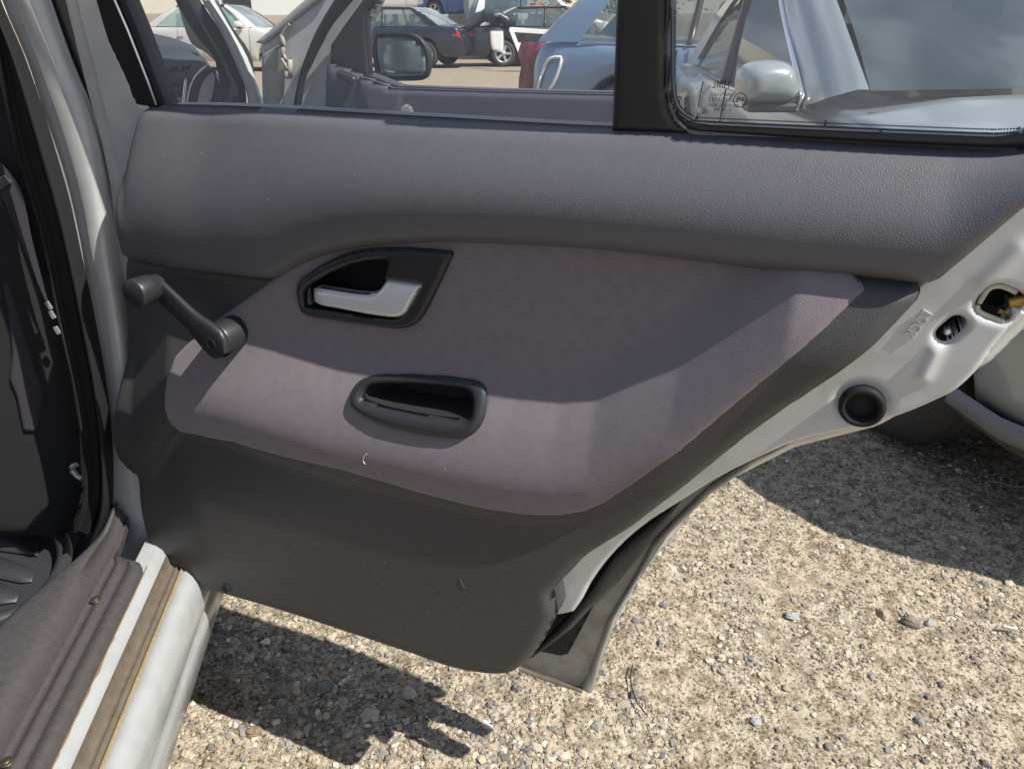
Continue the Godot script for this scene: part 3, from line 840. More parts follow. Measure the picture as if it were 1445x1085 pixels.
func door_window(d: Node3D) -> void:
	var st := st_new()
	var fr := PackedVector2Array([Vector2(0.0298, 1.3818), Vector2(0.0117, 1.1208), Vector2(0.0061, 1.0519), Vector2(0.0037, 1.0112), Vector2(0.0014, 0.9544), Vector2(-0.0062, 0.903), Vector2(-0.0247, 0.8356), Vector2(-0.0515, 0.7594), Vector2(0.0052, 0.7667), Vector2(0.0632, 0.8732), Vector2(0.1134, 0.9907), Vector2(0.1114, 1.0101), Vector2(0.0998, 1.0121), Vector2(0.0938, 1.0381), Vector2(0.0819, 1.0762), Vector2(0.08, 1.1203), Vector2(0.0864, 1.3755)])
	var a0 := Vector2(0.0232, 1.1208)
	var a1 := Vector2(0.0115, 0.9062)
	st = st_new()
	plate(st, fr, func(x: float, y: float): return -.014 + .09 * (y - 1.0) + .010 * smoothstep(-.004, .012, x - lerpf(a1.x, a0.x, (y - a1.y) / (a0.y - a1.y)) - .012), .003, .005, .04)
	sub("window_frame", st, M.paint, d)
	var run := PackedVector2Array([Vector2(0.0816, 1.374), Vector2(0.0716, 1.1202), Vector2(0.0731, 1.0763), Vector2(0.0846, 1.0383), Vector2(0.0887, 1.0051), Vector2(0.1272, 1.0066), Vector2(0.1215, 1.0392), Vector2(0.1122, 1.0892), Vector2(0.105, 1.1199), Vector2(0.1134, 1.3705)])
	lean_part("window_run", run, -.004, .003, .005, .03, M.rubber, d)
	st = st_new()
	tube(st, leaned(PackedVector2Array([Vector2(0.1154, 1.37), Vector2(0.1061, 1.1199), Vector2(0.1143, 1.0892), Vector2(0.1237, 1.0393), Vector2(0.1283, 1.0099)]), -.002), .0014, 6)
	sub("run_edge", st, M.alloy, d)
	var bar := PackedVector2Array([Vector2(0.6868, 1.306), Vector2(0.6812, 1.1152), Vector2(0.6808, 1.0071), Vector2(0.7509, 1.0082), Vector2(0.7408, 1.018), Vector2(0.7336, 1.0303), Vector2(0.7298, 1.0489), Vector2(0.726, 1.1148), Vector2(0.7263, 1.3016)])
	lean_part("division_bar", bar, .0, .003, .006, .03, M.black, d)
	var seal := PackedVector2Array([Vector2(0.7262, 1.3006), Vector2(0.7269, 1.1147), Vector2(0.7298, 1.0537), Vector2(0.7336, 1.0342), Vector2(0.7407, 1.0214), Vector2(0.7513, 1.0129), Vector2(0.7607, 1.0116), Vector2(0.8292, 1.0104), Vector2(0.9269, 1.01), Vector2(0.9863, 1.0106), Vector2(1.0187, 1.0125), Vector2(1.041, 1.0138), Vector2(0.9665, 1.274), Vector2(0.9609, 1.2746), Vector2(1.0085, 1.0854), Vector2(1.0173, 1.0475), Vector2(1.0166, 1.0335), Vector2(1.0113, 1.0261), Vector2(1.0024, 1.0215), Vector2(0.9867, 1.0186), Vector2(0.8835, 1.0177), Vector2(0.7694, 1.0174), Vector2(0.7539, 1.019), Vector2(0.7436, 1.0245), Vector2(0.7367, 1.0343), Vector2(0.7322, 1.0538), Vector2(0.7286, 1.1147), Vector2(0.7292, 1.3003)])
	lean_part("quarter_glass_seal", seal, .004, .003, .005, .02, M.black, d)
	var rail := PackedVector2Array([Vector2(0.0119, 1.3716), Vector2(0.9773, 1.2688), Vector2(0.9714, 1.2891), Vector2(0.0099, 1.4034)])
	lean_part("frame_top_rail", rail, -.006, .005, .011, .05, M.paint, d)
	var rear_post := PackedVector2Array([Vector2(0.9598, 1.2768), Vector2(0.9826, 1.2743), Vector2(1.0746, 0.9661), Vector2(1.0428, 0.9633), Vector2(1.0134, 1.0853)])
	lean_part("frame_rear_post", rear_post, -.004, .004, .009, .05, M.paint, d)
	var g1 := PackedVector2Array([Vector2(0.0866, 1.3719), Vector2(0.0929, 1.1203), Vector2(0.1024, 1.089), Vector2(0.1122, 1.0264), Vector2(0.1085, 0.994), Vector2(0.6883, 0.9964), Vector2(0.6836, 1.1155), Vector2(0.6846, 1.307)])
	lean_part("door_glass", g1, -.018, .02, 0.0, 0.0, M.glass, d)
	lean_part("glass_dust", g1, -.016, .02, 0.0, 0.0, M.dust, d)
	var g2 := PackedVector2Array([Vector2(0.7216, 1.2994), Vector2(0.7227, 1.1149), Vector2(0.7271, 1.0485), Vector2(0.7339, 1.0221), Vector2(0.7533, 1.0078), Vector2(0.8844, 1.0111), Vector2(1.0334, 1.0138), Vector2(0.9685, 1.2726)])
	lean_part("quarter_glass", g2, -.004, .02, 0.0, 0.0, M.glass, d)
	lean_part("quarter_glass_dust", g2, -.002, .02, 0.0, 0.0, M.dust, d)
	# dot print along the quarter glass
	st = st_new()
	var edge := PackedVector2Array([Vector2(0.7281, 1.1096), Vector2(0.7326, 1.0536), Vector2(0.7364, 1.0351), Vector2(0.7433, 1.0259), Vector2(0.753, 1.0203), Vector2(0.7686, 1.0187), Vector2(0.8832, 1.0189), Vector2(0.9869, 1.0197), Vector2(1.0027, 1.0226)])
	var e3 := spline(spline(leaned(edge, .0005), 40), 190)
	for k in range(1, 189):
		var t := (e3[k + 1] - e3[k - 1]).normalized()
		var nn := Vector3(-t.y, t.x, 0)
		for row in 2:
			var c := e3[k] + nn * (.0014 + .0031 * row) + t * (.0020 if row % 2 else 0.0)
			var rr: float = [.0011, .0008, .0006][row]
			for s in 6:
				st.add_vertex(c)
				st.add_vertex(c + Vector3(cos(TAU * s / 6.0), sin(TAU * s / 6.0), 0) * rr)
				st.add_vertex(c + Vector3(cos(TAU * (s + 1) / 6.0), sin(TAU * (s + 1) / 6.0), 0) * rr)
	var dots := sub("dot_print", st, M.ink, d)
	dots.set_meta("kind", "stuff")
	# glass marking, seen from behind and so mirrored
	var fnt := SystemFont.new()
	fnt.font_names = PackedStringArray(["Droid Sans"])
	var lines := [["HML", 14, Vector2(0.7763, 1.0502)], ["TEMPERED", 8, Vector2(0.7782, 1.0429)], ["43R-001583", 9, Vector2(0.7793, 1.0383)], ["DOT-100 M20", 8, Vector2(0.7797, 1.0343)], ["2   4  60", 8, Vector2(0.7794, 1.0309)], ["E4", 11, Vector2(0.7933, 1.0388)]]
	for l in lines:
		var tm := TextMesh.new()
		tm.text = l[0]
		tm.font = fnt
		tm.font_size = l[1]
		tm.pixel_size = .00052
		tm.depth = .0002
		var o := put("glass_marking", tm, M.ink, d)
		o.position = Vector3(l[2].x, l[2].y, .0004 + .09 * (l[2].y - 1.0))
		o.basis = Basis(Vector3.RIGHT, atan(.09)) * Basis(Vector3.UP, PI)
	st = st_new()
	var ce := Vector2(0.7933, 1.0388)
	var ring := PackedVector3Array()
	for k in 25:
		ring.append(Vector3(ce.x + cos(TAU * k / 24.0) * .0052, ce.y + sin(TAU * k / 24.0) * .0056, .0006 + .09 * (ce.y + sin(TAU * k / 24.0) * .0056 - 1.0)))
	tube(st, ring, .00035, 4)
	sub("glass_marking_ring", st, M.ink, d)

func body_side(car: Node3D) -> void:
	# ---- B pillar: rubber seal and painted jamb
	var n := 60
	var s_l := PackedVector3Array([Vector3(0.7413, 1.455, -0.035), Vector3(0.7318, 1.3272, -0.035), Vector3(0.7256, 1.1805, -0.035), Vector3(0.7129, 1.0702, -0.035), Vector3(0.703, 0.9707, -0.035), Vector3(0.702, 0.9238, -0.035), Vector3(0.7046, 0.8287, -0.035), Vector3(0.6958, 0.7164, -0.035), Vector3(0.6925, 0.6164, -0.035), Vector3(0.6838, 0.5309, -0.035), Vector3(0.6739, 0.4647, -0.035), Vector3(0.659, 0.4132, -0.035), Vector3(0.6326, 0.3595, -0.035)])
	var s_r := PackedVector3Array([Vector3(0.7703, 1.4528, -0.025), Vector3(0.7576, 1.3257, -0.025), Vector3(0.7368, 1.1655, -0.025), Vector3(0.7366, 1.1213, -0.025), Vector3(0.7481, 1.0545, -0.025), Vector3(0.7549, 0.9712, -0.025), Vector3(0.7579, 0.8849, -0.025), Vector3(0.7564, 0.8199, -0.025), Vector3(0.753, 0.7175, -0.025), Vector3(0.7461, 0.619, -0.025), Vector3(0.7332, 0.5206, -0.025), Vector3(0.716, 0.435, -0.025), Vector3(0.7007, 0.3881, -0.025), Vector3(0.6815, 0.354, -0.025)])
	var a := spline(s_l, n)
	var b := spline(s_r, n)
	var rows := []
	for k in 31:
		var t := k / 30.0
		var row := PackedVector3Array()
		for i in n:
			var p := a[i].lerp(b[i], t)
			p.z += .012 * sin(t * PI * .55) + .010 * exp(-pow((t - .06) / .06, 2.0)) + (.020 * sin((t - .62) / .38 * PI) if t > .62 else 0.0) - (.010 * exp(-pow((t - .6) / .05, 2.0)))
			row.append(p)
		rows.append(row)
	var st := st_new()
	loft(st, rows)
	sub("door_seal", st, M.rubber, car)
	var j0 := PackedVector3Array([Vector3(0.7528, 1.4537, -0.03), Vector3(0.7412, 1.3264, -0.03), Vector3(0.7315, 1.1657, -0.03), Vector3(0.7305, 1.1214, -0.03), Vector3(0.7419, 1.0543, -0.03), Vector3(0.7477, 0.9706, -0.03), Vector3(0.7514, 0.8841, -0.03), Vector3(0.7488, 0.8188, -0.03), Vector3(0.7462, 0.7159, -0.03), Vector3(0.7391, 0.6171, -0.03), Vector3(0.7259, 0.5183, -0.03), Vector3(0.7085, 0.4324, -0.03), Vector3(0.6931, 0.3852, -0.03), Vector3(0.6472, 0.2405, -0.03)])
	var j1 := PackedVector3Array([Vector3(0.7631, 1.4535, -0.028), Vector3(0.7506, 1.3262, -0.028), Vector3(0.7456, 1.1657, -0.028), Vector3(0.7456, 1.1214, -0.028), Vector3(0.7563, 1.043, -0.028), Vector3(0.7653, 0.9584, -0.028), Vector3(0.7673, 0.8765, -0.028), Vector3(0.7631, 0.8139, -0.028), Vector3(0.7593, 0.7161, -0.028), Vector3(0.7507, 0.6174, -0.028), Vector3(0.7369, 0.5187, -0.028), Vector3(0.722, 0.4326, -0.028), Vector3(0.7102, 0.3659, -0.028), Vector3(0.6835, 0.2383, -0.028)])
	var j2 := PackedVector3Array([Vector3(0.7839, 1.4469, -0.006), Vector3(0.7726, 1.322, -0.006), Vector3(0.7679, 1.1645, -0.006), Vector3(0.769, 1.121, -0.006), Vector3(0.78, 1.044, -0.006), Vector3(0.7869, 0.961, -0.006), Vector3(0.7858, 0.8808, -0.006), Vector3(0.7811, 0.8193, -0.006), Vector3(0.7749, 0.7235, -0.006), Vector3(0.7658, 0.6268, -0.006), Vector3(0.7544, 0.5299, -0.006), Vector3(0.7482, 0.4447, -0.006), Vector3(0.7536, 0.3709, -0.006), Vector3(0.7555, 0.2492, -0.006)])
	var j3 := PackedVector3Array([Vector3(0.8122, 1.4501, -0.012), Vector3(0.7986, 1.324, -0.012), Vector3(0.7885, 1.165, -0.012), Vector3(0.7901, 1.1211, -0.012), Vector3(0.7975, 1.0516, -0.012), Vector3(0.8054, 1.0108, -0.012), Vector3(0.8098, 0.9546, -0.012), Vector3(0.8048, 0.8883, -0.012), Vector3(0.7939, 0.8123, -0.012), Vector3(0.7874, 0.7207, -0.012), Vector3(0.7808, 0.6231, -0.012), Vector3(0.7771, 0.5249, -0.012), Vector3(0.7806, 0.425, -0.012), Vector3(0.789, 0.3424, -0.012), Vector3(0.7882, 0.2256, -0.012)])
	var j4 := PackedVector3Array([Vector3(0.7945, 1.4658, -0.06), Vector3(0.7803, 1.3341, -0.06), Vector3(0.7714, 1.168, -0.06), Vector3(0.7747, 1.1221, -0.06), Vector3(0.7842, 1.0494, -0.06), Vector3(0.7926, 1.0068, -0.06), Vector3(0.7991, 0.948, -0.06), Vector3(0.8006, 0.8784, -0.06), Vector3(0.7934, 0.7988, -0.06), Vector3(0.7883, 0.7028, -0.06), Vector3(0.778, 0.6008, -0.06), Vector3(0.7736, 0.498, -0.06), Vector3(0.7779, 0.3934, -0.06), Vector3(0.7827, 0.3073, -0.06), Vector3(0.7812, 0.1851, -0.06)])
	st = st_new()
	loft(st, across([j0, j1, j2, j3, j4], n))
	sub("b_pillar", st, M.paint, car)
	var gap := PackedVector3Array([Vector3(0.8032, 1.4713, -0.075), Vector3(0.7859, 1.3375, -0.075), Vector3(0.7541, 1.1688, -0.075), Vector3(0.7522, 1.1224, -0.075), Vector3(0.7596, 1.0488, -0.075), Vector3(0.7686, 1.0057, -0.075), Vector3(0.7764, 0.9462, -0.075), Vector3(0.7812, 0.8758, -0.075), Vector3(0.7811, 0.795, -0.075), Vector3(0.7827, 0.6975, -0.075), Vector3(0.7774, 0.5938, -0.075), Vector3(0.7786, 0.4891, -0.075), Vector3(0.7894, 0.4884, -0.075), Vector3(0.807, 0.6387, -0.075), Vector3(0.8183, 0.7511, -0.075), Vector3(0.8327, 0.8745, -0.075), Vector3(0.8377, 0.9691, -0.075), Vector3(0.8299, 1.0399, -0.075), Vector3(0.8262, 1.1225, -0.075), Vector3(0.8116, 1.1693, -0.075), Vector3(0.8432, 1.3391, -0.075), Vector3(0.8605, 1.4738, -0.075)])
	var gp := PackedVector2Array()
	for q in gap:
		gp.append(Vector2(q.x, q.y))
	plate_part("hinge_gap_seal", gp, -.075, .012, .004, .02, M.matt, car)
	var tr := PackedVector3Array([Vector3(0.7108, 1.4793, -0.11), Vector3(0.687, 1.2741, -0.11), Vector3(0.6631, 1.0733, -0.11), Vector3(0.6595, 0.962, -0.11), Vector3(0.66, 0.9119, -0.11), Vector3(0.6625, 0.8104, -0.11), Vector3(0.6527, 0.6905, -0.11), Vector3(0.6489, 0.5837, -0.11), Vector3(0.6404, 0.4924, -0.11), Vector3(0.6174, 0.3736, -0.11), Vector3(0.5783, 0.2892, -0.11), Vector3(0.4058, 0.3054, -0.11), Vector3(0.675, 1.4778, -0.11)])
	var tp := PackedVector2Array()
	for q in tr:
		tp.append(Vector2(q.x, q.y))
	plate_part("pillar_inner_trim", tp, -.11, .02, .01, .02, M.interior, car)
	# ---- sill: scuff plate, painted step, weather channel, outer sill
	var zs := PackedFloat32Array()
	for k in 24:
		zs.append(lerpf(-.09, 1.05, k / 23.0))
	var prof := func(pts: Array, m: Material, called: String, z0: float):
		var rr := []
		for z in zs:
			if z < z0 - .001:
				continue
			var row := PackedVector3Array()
			for q in pts:
				row.append(Vector3(q[0], q[1], z))
			rr.append(row)
		var s2 := st_new()
		loft(s2, rr)
		return sub(called, s2, m, car)
	prof.call([[.755, .357], [.775, .357], [.786, .352], [.792, .340]], M.paint_sill, "sill_step", -.09)
	prof.call([[.792, .346], [.795, .328], [.803, .325], [.806, .330], [.808, .322], [.814, .321]], M.channel, "sill_channel", -.09)
	prof.call([[.812, .326], [.8145, .329], [.818, .327]], M.mastic, "sill_sealant", -.09)
	prof.call([[.816, .325], [.824, .328], [.834, .323], [.841, .312], [.844, .298], [.846, .270], [.842, .262], [.846, .255], [.840, .20], [.80, .17], [.3, .16]], M.paint_sill, "outer_sill", -.09)
	st = st_new()
	var dn := FastNoiseLite.new()
	dn.seed = 77
	dn.frequency = 9.0
	var dr := []
	for k in 160:
		var z := lerpf(.075, 1.0, k / 159.0)
		var wd := .0012 + .0035 * maxf(0.0, dn.get_noise_1d(z * 4.0)) + .0012 * dn.get_noise_1d(z * 23.0)
		dr.append(PackedVector3Array([Vector3(.7755, .3575, z), Vector3(.7765 + maxf(wd, .0003), .3573, z)]))
	loft(st, dr)
	sub("rust_line", st, mat(lin(.20, .12, .06), .9), car)
	# scuff plate with its front tongue
	var z_in := [[.0, .745], [.05, .735], [.1, .73], [1.0, .73]]
	st = st_new()
	rows = []
	var cross := [[.606, .23], [.614, .28], [.62, .37], [.632, .393], [.65, .400], [.700, .4005], [.712, .399], [.722, .386], [.7262, .374], [.7275, .3700], [.7375, .3700], [.7388, .3740], [.7475, .3740], [.7488, .3700], [.7575, .3700], [.7588, .3735], [.769, .3715], [.774, .368], [.7765, .358]]
	for k in 60:
		var z := -.012 + 1.06 * pow(k / 59.0, 1.3)
		var row := PackedVector3Array()
		for i in cross.size():
			var x: float = cross[i][0]
			var y: float = cross[i][1]
			# towards the pillar the inner edge sweeps outwards and the plate narrows to a tongue
			var pinch := smoothstep(.30, .0, z)
			if i < 6:
				x = lerpf(x, .690 + .006 * i, pow(pinch, 1.1) * (1.0 if i > 0 else .9))
				y = lerpf(y, y + (.0 if i > 2 else .02), pinch)
			if z < .085 and i > 8:
				x = lerpf(.728, x, clampf(smoothstep(.06, .085, z) if i > 8 else 1.0, 0.0, 1.0) * .98 + .02)
			y += .02 * smoothstep(.05, -.03, z) * (1.0 if i > 2 else 0.0)
			row.append(Vector3(x, y, z))
		rows.append(row)
	loft(st, rows)
	sub("scuff_plate", st, M.scuff, car)
	for q in [Vector3(0.7367, 0.374, 0.1632), Vector3(0.7341, 0.374, 0.4221)]:
		st = st_new()
		lathe(st, PackedVector2Array([Vector2(.0075, 0), Vector2(.006, .0015), Vector2(.005, .0005), Vector2(.0042, .0022), Vector2(.002, .003), Vector2(0, .0012)]), Transform3D(Basis(Vector3.RIGHT, -PI / 2), q), 16)
		sub("scuff_screw", st, M.screw, car)
	# ---- body shell round the cabin
	st = st_new()
	rows = []
	for k in 14:
		var z := lerpf(-.75, 1.75, k / 13.0)
		var drop := .06 * pow(maxf(0.0, (z - .2) / 1.5), 2.0) + .05 * pow(clampf((-.35 - z) / .4, 0, 1), 2.0)
		var row := PackedVector3Array()
		for i in 13:
			var t := i / 6.0 - 1.0
			row.append(Vector3(.60 * t, 1.50 - .05 * t * t - .05 * pow(t, 8.0) - drop, z))
		rows.append(row)
	loft(st, rows)
	sub("roof", st, M.paint, car)
	st = st_new()
	loft(st, across([PackedVector3Array([Vector3(-.80, .2, -2.4), Vector3(-.82, .2, 1.9)]), PackedVector3Array([Vector3(-.82, .9, -2.4), Vector3(-.82, .95, 1.9)])], 8))
	sub("left_side", st, M.paint, car)
	st = st_new()
	box(st, Vector3(-.06, .22, -.2), Vector3(1.30, .04, 2.6))
	sub("floor_pan", st, M.interior, car)
	st = st_new()
	loft(st, across([PackedVector3Array([Vector3(0.7526, 1.3201, 0), Vector3(0.7386, 1.1639, 0), Vector3(0.7405, 1.1208, 0)]), PackedVector3Array([Vector3(.60, 1.40, -.04), Vector3(.60, 1.42, -.04), Vector3(.60, 1.45, -.04)])], 6))
	# front wing and hood with the screen pillar
	st = st_new()
	var ap0 := PackedVector3Array([Vector3(0.713, 1.1439, -1.12), Vector3(0.7406, 1.0857, -1.12), Vector3(0.759, 1.0388, -1.12), Vector3(0.7765, 0.9824, -1.12), Vector3(0.7876, 0.9383, -1.12), Vector3(0.7862, 0.8794, -1.12), Vector3(0.7491, 0.6211, -1.12)])
	var ap1 := PackedVector3Array([Vector3(0.7402, 1.1432, -1.08), Vector3(0.7698, 1.089, -1.08), Vector3(0.7909, 1.0398, -1.08), Vector3(0.8085, 0.9844, -1.08), Vector3(0.8187, 0.9343, -1.08), Vector3(0.8186, 0.8831, -1.08), Vector3(0.7834, 0.6292, -1.08)])
	var ap2 := PackedVector3Array([Vector3(0.739, 1.1444, -1.14), Vector3(0.7723, 1.0725, -1.14), Vector3(0.7963, 1.0231, -1.14), Vector3(0.8079, 0.9811, -1.14), Vector3(0.8186, 0.9295, -1.14), Vector3(0.8204, 0.8769, -1.14), Vector3(0.7849, 0.6156, -1.14)])
	loft(st, across([ap0, ap1, ap2], 24))
	sub("screen_pillar", st, M.paint, car)
	st = st_new()
	var as0 := PackedVector3Array([Vector3(0.6389, 1.1901, -1.13), Vector3(0.6523, 1.1362, -1.13), Vector3(0.6697, 1.092, -1.13), Vector3(0.6892, 1.0566, -1.13), Vector3(0.7174, 1.0189, -1.13), Vector3(0.7219, 0.9822, -1.13), Vector3(0.724, 0.9398, -1.13), Vector3(0.7126, 0.8793, -1.13)])
	var as1 := PackedVector3Array([Vector3(0.6826, 1.189, -1.1), Vector3(0.6864, 1.1358, -1.1), Vector3(0.7112, 1.0858, -1.1), Vector3(0.7307, 1.0394, -1.1), Vector3(0.7493, 0.9837, -1.1), Vector3(0.7634, 0.94, -1.1), Vector3(0.7582, 0.8818, -1.1)])
	var as2 := PackedVector3Array([Vector3(0.6943, 1.19, -1.12), Vector3(0.7097, 1.1439, -1.12), Vector3(0.7406, 1.0857, -1.12), Vector3(0.759, 1.0388, -1.12), Vector3(0.7765, 0.9824, -1.12), Vector3(0.7876, 0.9383, -1.12), Vector3(0.7826, 0.8794, -1.12)])
	loft(st, across([as0, as1, as2], 24))
	sub("front_door_seal", st, M.rubber, car)
	st = st_new()
	loft(st, across([PackedVector3Array([Vector3(0.602, 1.1929, -1.2), Vector3(0.6308, 1.1454, -1.2), Vector3(0.6438, 1.072, -1.2), Vector3(0.6559, 1.0402, -1.2), Vector3(0.685, 1.0232, -1.2), Vector3(0.7122, 0.9922, -1.2)]), PackedVector3Array([Vector3(0.643, 1.1905, -1.14), Vector3(0.6545, 1.1442, -1.14), Vector3(0.6724, 1.092, -1.14), Vector3(0.6937, 1.0564, -1.14), Vector3(0.7186, 1.0185, -1.14), Vector3(0.7313, 0.9884, -1.14)])], 16))
	sub("screen_pillar_trim", st, mat(lin(.30, .28, .24), .8), car)
	st = st_new()
	loft(st, across([PackedVector3Array([Vector3(0.7332, 1.1457, -1.2), Vector3(0.7647, 1.0768, -1.2), Vector3(0.7865, 1.0431, -1.2), Vector3(0.801, 1.0055, -1.2), Vector3(0.7996, 0.9568, -1.2)]), PackedVector3Array([Vector3(0.7027, 1.1468, -1.26), Vector3(0.7311, 1.0762, -1.26), Vector3(0.7478, 1.0417, -1.26), Vector3(0.7605, 1.0032, -1.26), Vector3(0.7625, 0.9532, -1.26)])], 10))
	sub("wing_edge", st, M.paint_dirty, car)
	# bonnet and wing
	st = st_new()
	rows = []
	for k in 9:
		var t := k / 8.0
		var row := PackedVector3Array()
		for i in 11:
			var u := i / 5.0 - 1.0
			row.append(Vector3((.80 - .08 * t) * u, .93 - .22 * t * t - .05 * u * u - .35 * pow(absf(u), 9.0), lerpf(-1.55, -2.5, t)))
		rows.append(row)
	loft(st, rows)
	sub("bonnet", st, M.paint, car)
	st = st_new()
	rows = []
	for k in 31:
		var z := lerpf(-1.14, -2.52, k / 30.0)
		var low := .22
		if absf(z + 1.80) < .34:
			low = .30 + sqrt(.34 * .34 - (z + 1.80) * (z + 1.80))
		var w := .80 - .10 * pow(maxf(0.0, (-z - 1.9) / .62), 2.0)
		rows.append(PackedVector3Array([Vector3(w - .03, low, z), Vector3(w, lerpf(low, .80, .35), z), Vector3(w, lerpf(low, .80, .8), z), Vector3(w - .025, .80, z), Vector3(w - .09, .83 - .05 * pow(maxf(0.0, (-z - 1.6) / .9), 2.0), z)]))
	loft(st, rows)
	sub("front_wing", st, M.paint, car)
	var fw := node("front_wheel", car, Vector3(.74, .29, -1.80), 90.0)
	st = st_new()
	lathe(st, PackedVector2Array([Vector2(.17, -.15), Vector2(.27, -.17), Vector2(.29, -.14), Vector2(.29, -.02), Vector2(.27, .01), Vector2(.18, .012)]), Transform3D(), 32)
	sub("tyre", st, M.tyre, fw)
	st = st_new()
	lathe(st, PackedVector2Array([Vector2(.182, .010), Vector2(.17, -.02), Vector2(.05, .005), Vector2(0, .008)]), Transform3D(), 24)
	sub("rim", st, M.alloy, fw)
	st = st_new()
	box(st, Vector3(-.02, .55, -1.32), Vector3(1.5, .70, .05))
	sub("bulkhead", st, M.interior, car)
	st = st_new()
	loft(st, [PackedVector3Array([Vector3(-.70, .93, -1.55), Vector3(0, .95, -1.62), Vector3(.70, .93, -1.50)]), PackedVector3Array([Vector3(-.55, 1.43, -.80), Vector3(0, 1.46, -.84), Vector3(.55, 1.43, -.80)])])
	sub("windscreen", st, M.glass, car)

func cabin(car: Node3D) -> void:
	# ---- dashboard seen through both windows
	var st := st_new()
	var d0 := PackedVector3Array([Vector3(0.3548, 1.0963, -1.5), Vector3(0.4104, 1.0834, -1.5), Vector3(0.4753, 1.0647, -1.5), Vector3(0.5322, 1.0514, -1.5), Vector3(0.5827, 1.0323, -1.5)])
	var d1 := PackedVector3Array([Vector3(0.4271, 0.9999, -1.22), Vector3(0.5051, 0.9925, -1.22), Vector3(0.5779, 1.0007, -1.22), Vector3(0.6706, 1.0071, -1.22), Vector3(0.6876, 0.9897, -1.22)])
	var d2 := PackedVector3Array([Vector3(0.4314, 0.9889, -1.2), Vector3(0.5092, 0.9833, -1.2), Vector3(0.5815, 0.9913, -1.2), Vector3(0.6736, 0.9976, -1.2), Vector3(0.6941, 0.9803, -1.2)])
	var d3 := PackedVector3Array([Vector3(0.3966, 0.8901, -1.24), Vector3(0.4783, 0.8891, -1.24), Vector3(0.5516, 0.8882, -1.24), Vector3(0.6162, 0.8874, -1.24), Vector3(0.6705, 0.8776, -1.24)])
	loft(st, across([d0, d1], 12))
	loft(st, across([d1, d2], 12))
	sub("dashboard_top", st, mat(lin(.035, .038, .045), .7), car)
	st = st_new()
	loft(st, across([d2, d3], 12))
	sub("dashboard_face", st, mat(lin(.22, .21, .21), .6), car)
	st = st_new()
	loft(st, across([PackedVector3Array([Vector3(0.6728, 0.9792, -1.19), Vector3(0.6406, 0.9588, -1.19), Vector3(0.6244, 0.9275, -1.19), Vector3(0.613, 0.8833, -1.19)]), PackedVector3Array([Vector3(0.701, 0.9877, -1.19), Vector3(0.71, 0.9651, -1.19), Vector3(0.7111, 0.9266, -1.19), Vector3(0.7041, 0.8822, -1.19)])], 10))
	sub("dashboard_end", st, mat(lin(.09, .07, .075), .7), car)
	st = st_new()
	loft(st, across([PackedVector3Array([Vector3(0.6978, 0.9762, -1.18), Vector3(0.6753, 0.9591, -1.18), Vector3(0.6575, 0.928, -1.18), Vector3(0.6443, 0.8928, -1.18)]), PackedVector3Array([Vector3(0.7011, 0.9744, -1.18), Vector3(0.7027, 0.9624, -1.18), Vector3(0.6917, 0.9276, -1.18), Vector3(0.6751, 0.8925, -1.18)])], 10))
	sub("dashboard_end_label", st, mat(lin(.42, .38, .37), .7), car)
	for q in [PackedVector3Array([Vector3(0.6214, 0.9916, -1.19), Vector3(0.6321, 0.9915, -1.19), Vector3(0.6261, 0.9779, -1.19), Vector3(0.6137, 0.9779, -1.19)]), PackedVector3Array([Vector3(0.6359, 0.9932, -1.19), Vector3(0.6487, 0.9948, -1.19), Vector3(0.6377, 0.9829, -1.19), Vector3(0.6285, 0.9813, -1.19)]), PackedVector3Array([Vector3(0.5925, 0.9884, -1.19), Vector3(0.614, 0.9899, -1.19), Vector3(0.6063, 0.9763, -1.19), Vector3(0.585, 0.9764, -1.19)]), PackedVector3Array([Vector3(0.5481, 0.9869, -1.19), Vector3(0.5854, 0.9884, -1.19), Vector3(0.5772, 0.9731, -1.19), Vector3(0.5401, 0.9733, -1.19)])]:
		st = st_new()
		quad(st, q[0], q[1], q[2], q[3])
		sub("air_vent", st, M.matt, car)
	for k in 6:
		var y0 := 112.0 + 6.0 * k
		st = st_new()
		var w0 := Vector3(0.5422, 0.9582, -1.185)
		var w1 := Vector3(0.6155, 0.961, -1.185)
		var w2 := Vector3(0.5343, 0.899, -1.185)
		var t := k / 5.0
		var p := w0.lerp(w2, t)
		box(st, Vector3((p.x + w1.x) * .5, p.y, -1.183), Vector3(absf(w1.x - w0.x), .008, .012))
		sub("console_slat", st, M.matt if k % 2 else mat(lin(.06, .06, .065), .5), car)
	st = st_new()
	var cr := PackedVector3Array([Vector3(0.6295, 0.9629, -1.18), Vector3(0.6205, 0.9318, -1.18), Vector3(0.61, 0.8933, -1.18)])
	tube(st, spline(cr, 8), .005, 6)
	tube(st, spline(PackedVector3Array([Vector3(0.6881, 0.9934, -1.18), Vector3(0.6556, 0.9696, -1.18), Vector3(0.6339, 0.9369, -1.18), Vector3(0.619, 0.8931, -1.18)]), 10), .0025, 6)
	sub("console_trim", st, M.chrome, car)
	# ---- front seat
	var seat := node("front_seat", car)
	st = st_new()
	var back := PackedVector3Array([Vector3(0.4986, 0.992, -0.16), Vector3(0.5831, 1.0003, -0.16), Vector3(0.636, 0.9561, -0.16), Vector3(0.6359, 0.8826, -0.16), Vector3(0.6342, 0.7982, -0.16), Vector3(0.6295, 0.6966, -0.16), Vector3(0.6159, 0.5877, -0.16), Vector3(0.5888, 0.4846, -0.16), Vector3(0.5533, 0.4321, -0.16), Vector3(0.3244, 0.449, -0.16)])
	var bp := PackedVector2Array()
	for q in back: bp.append(Vector2(q.x, q.y))
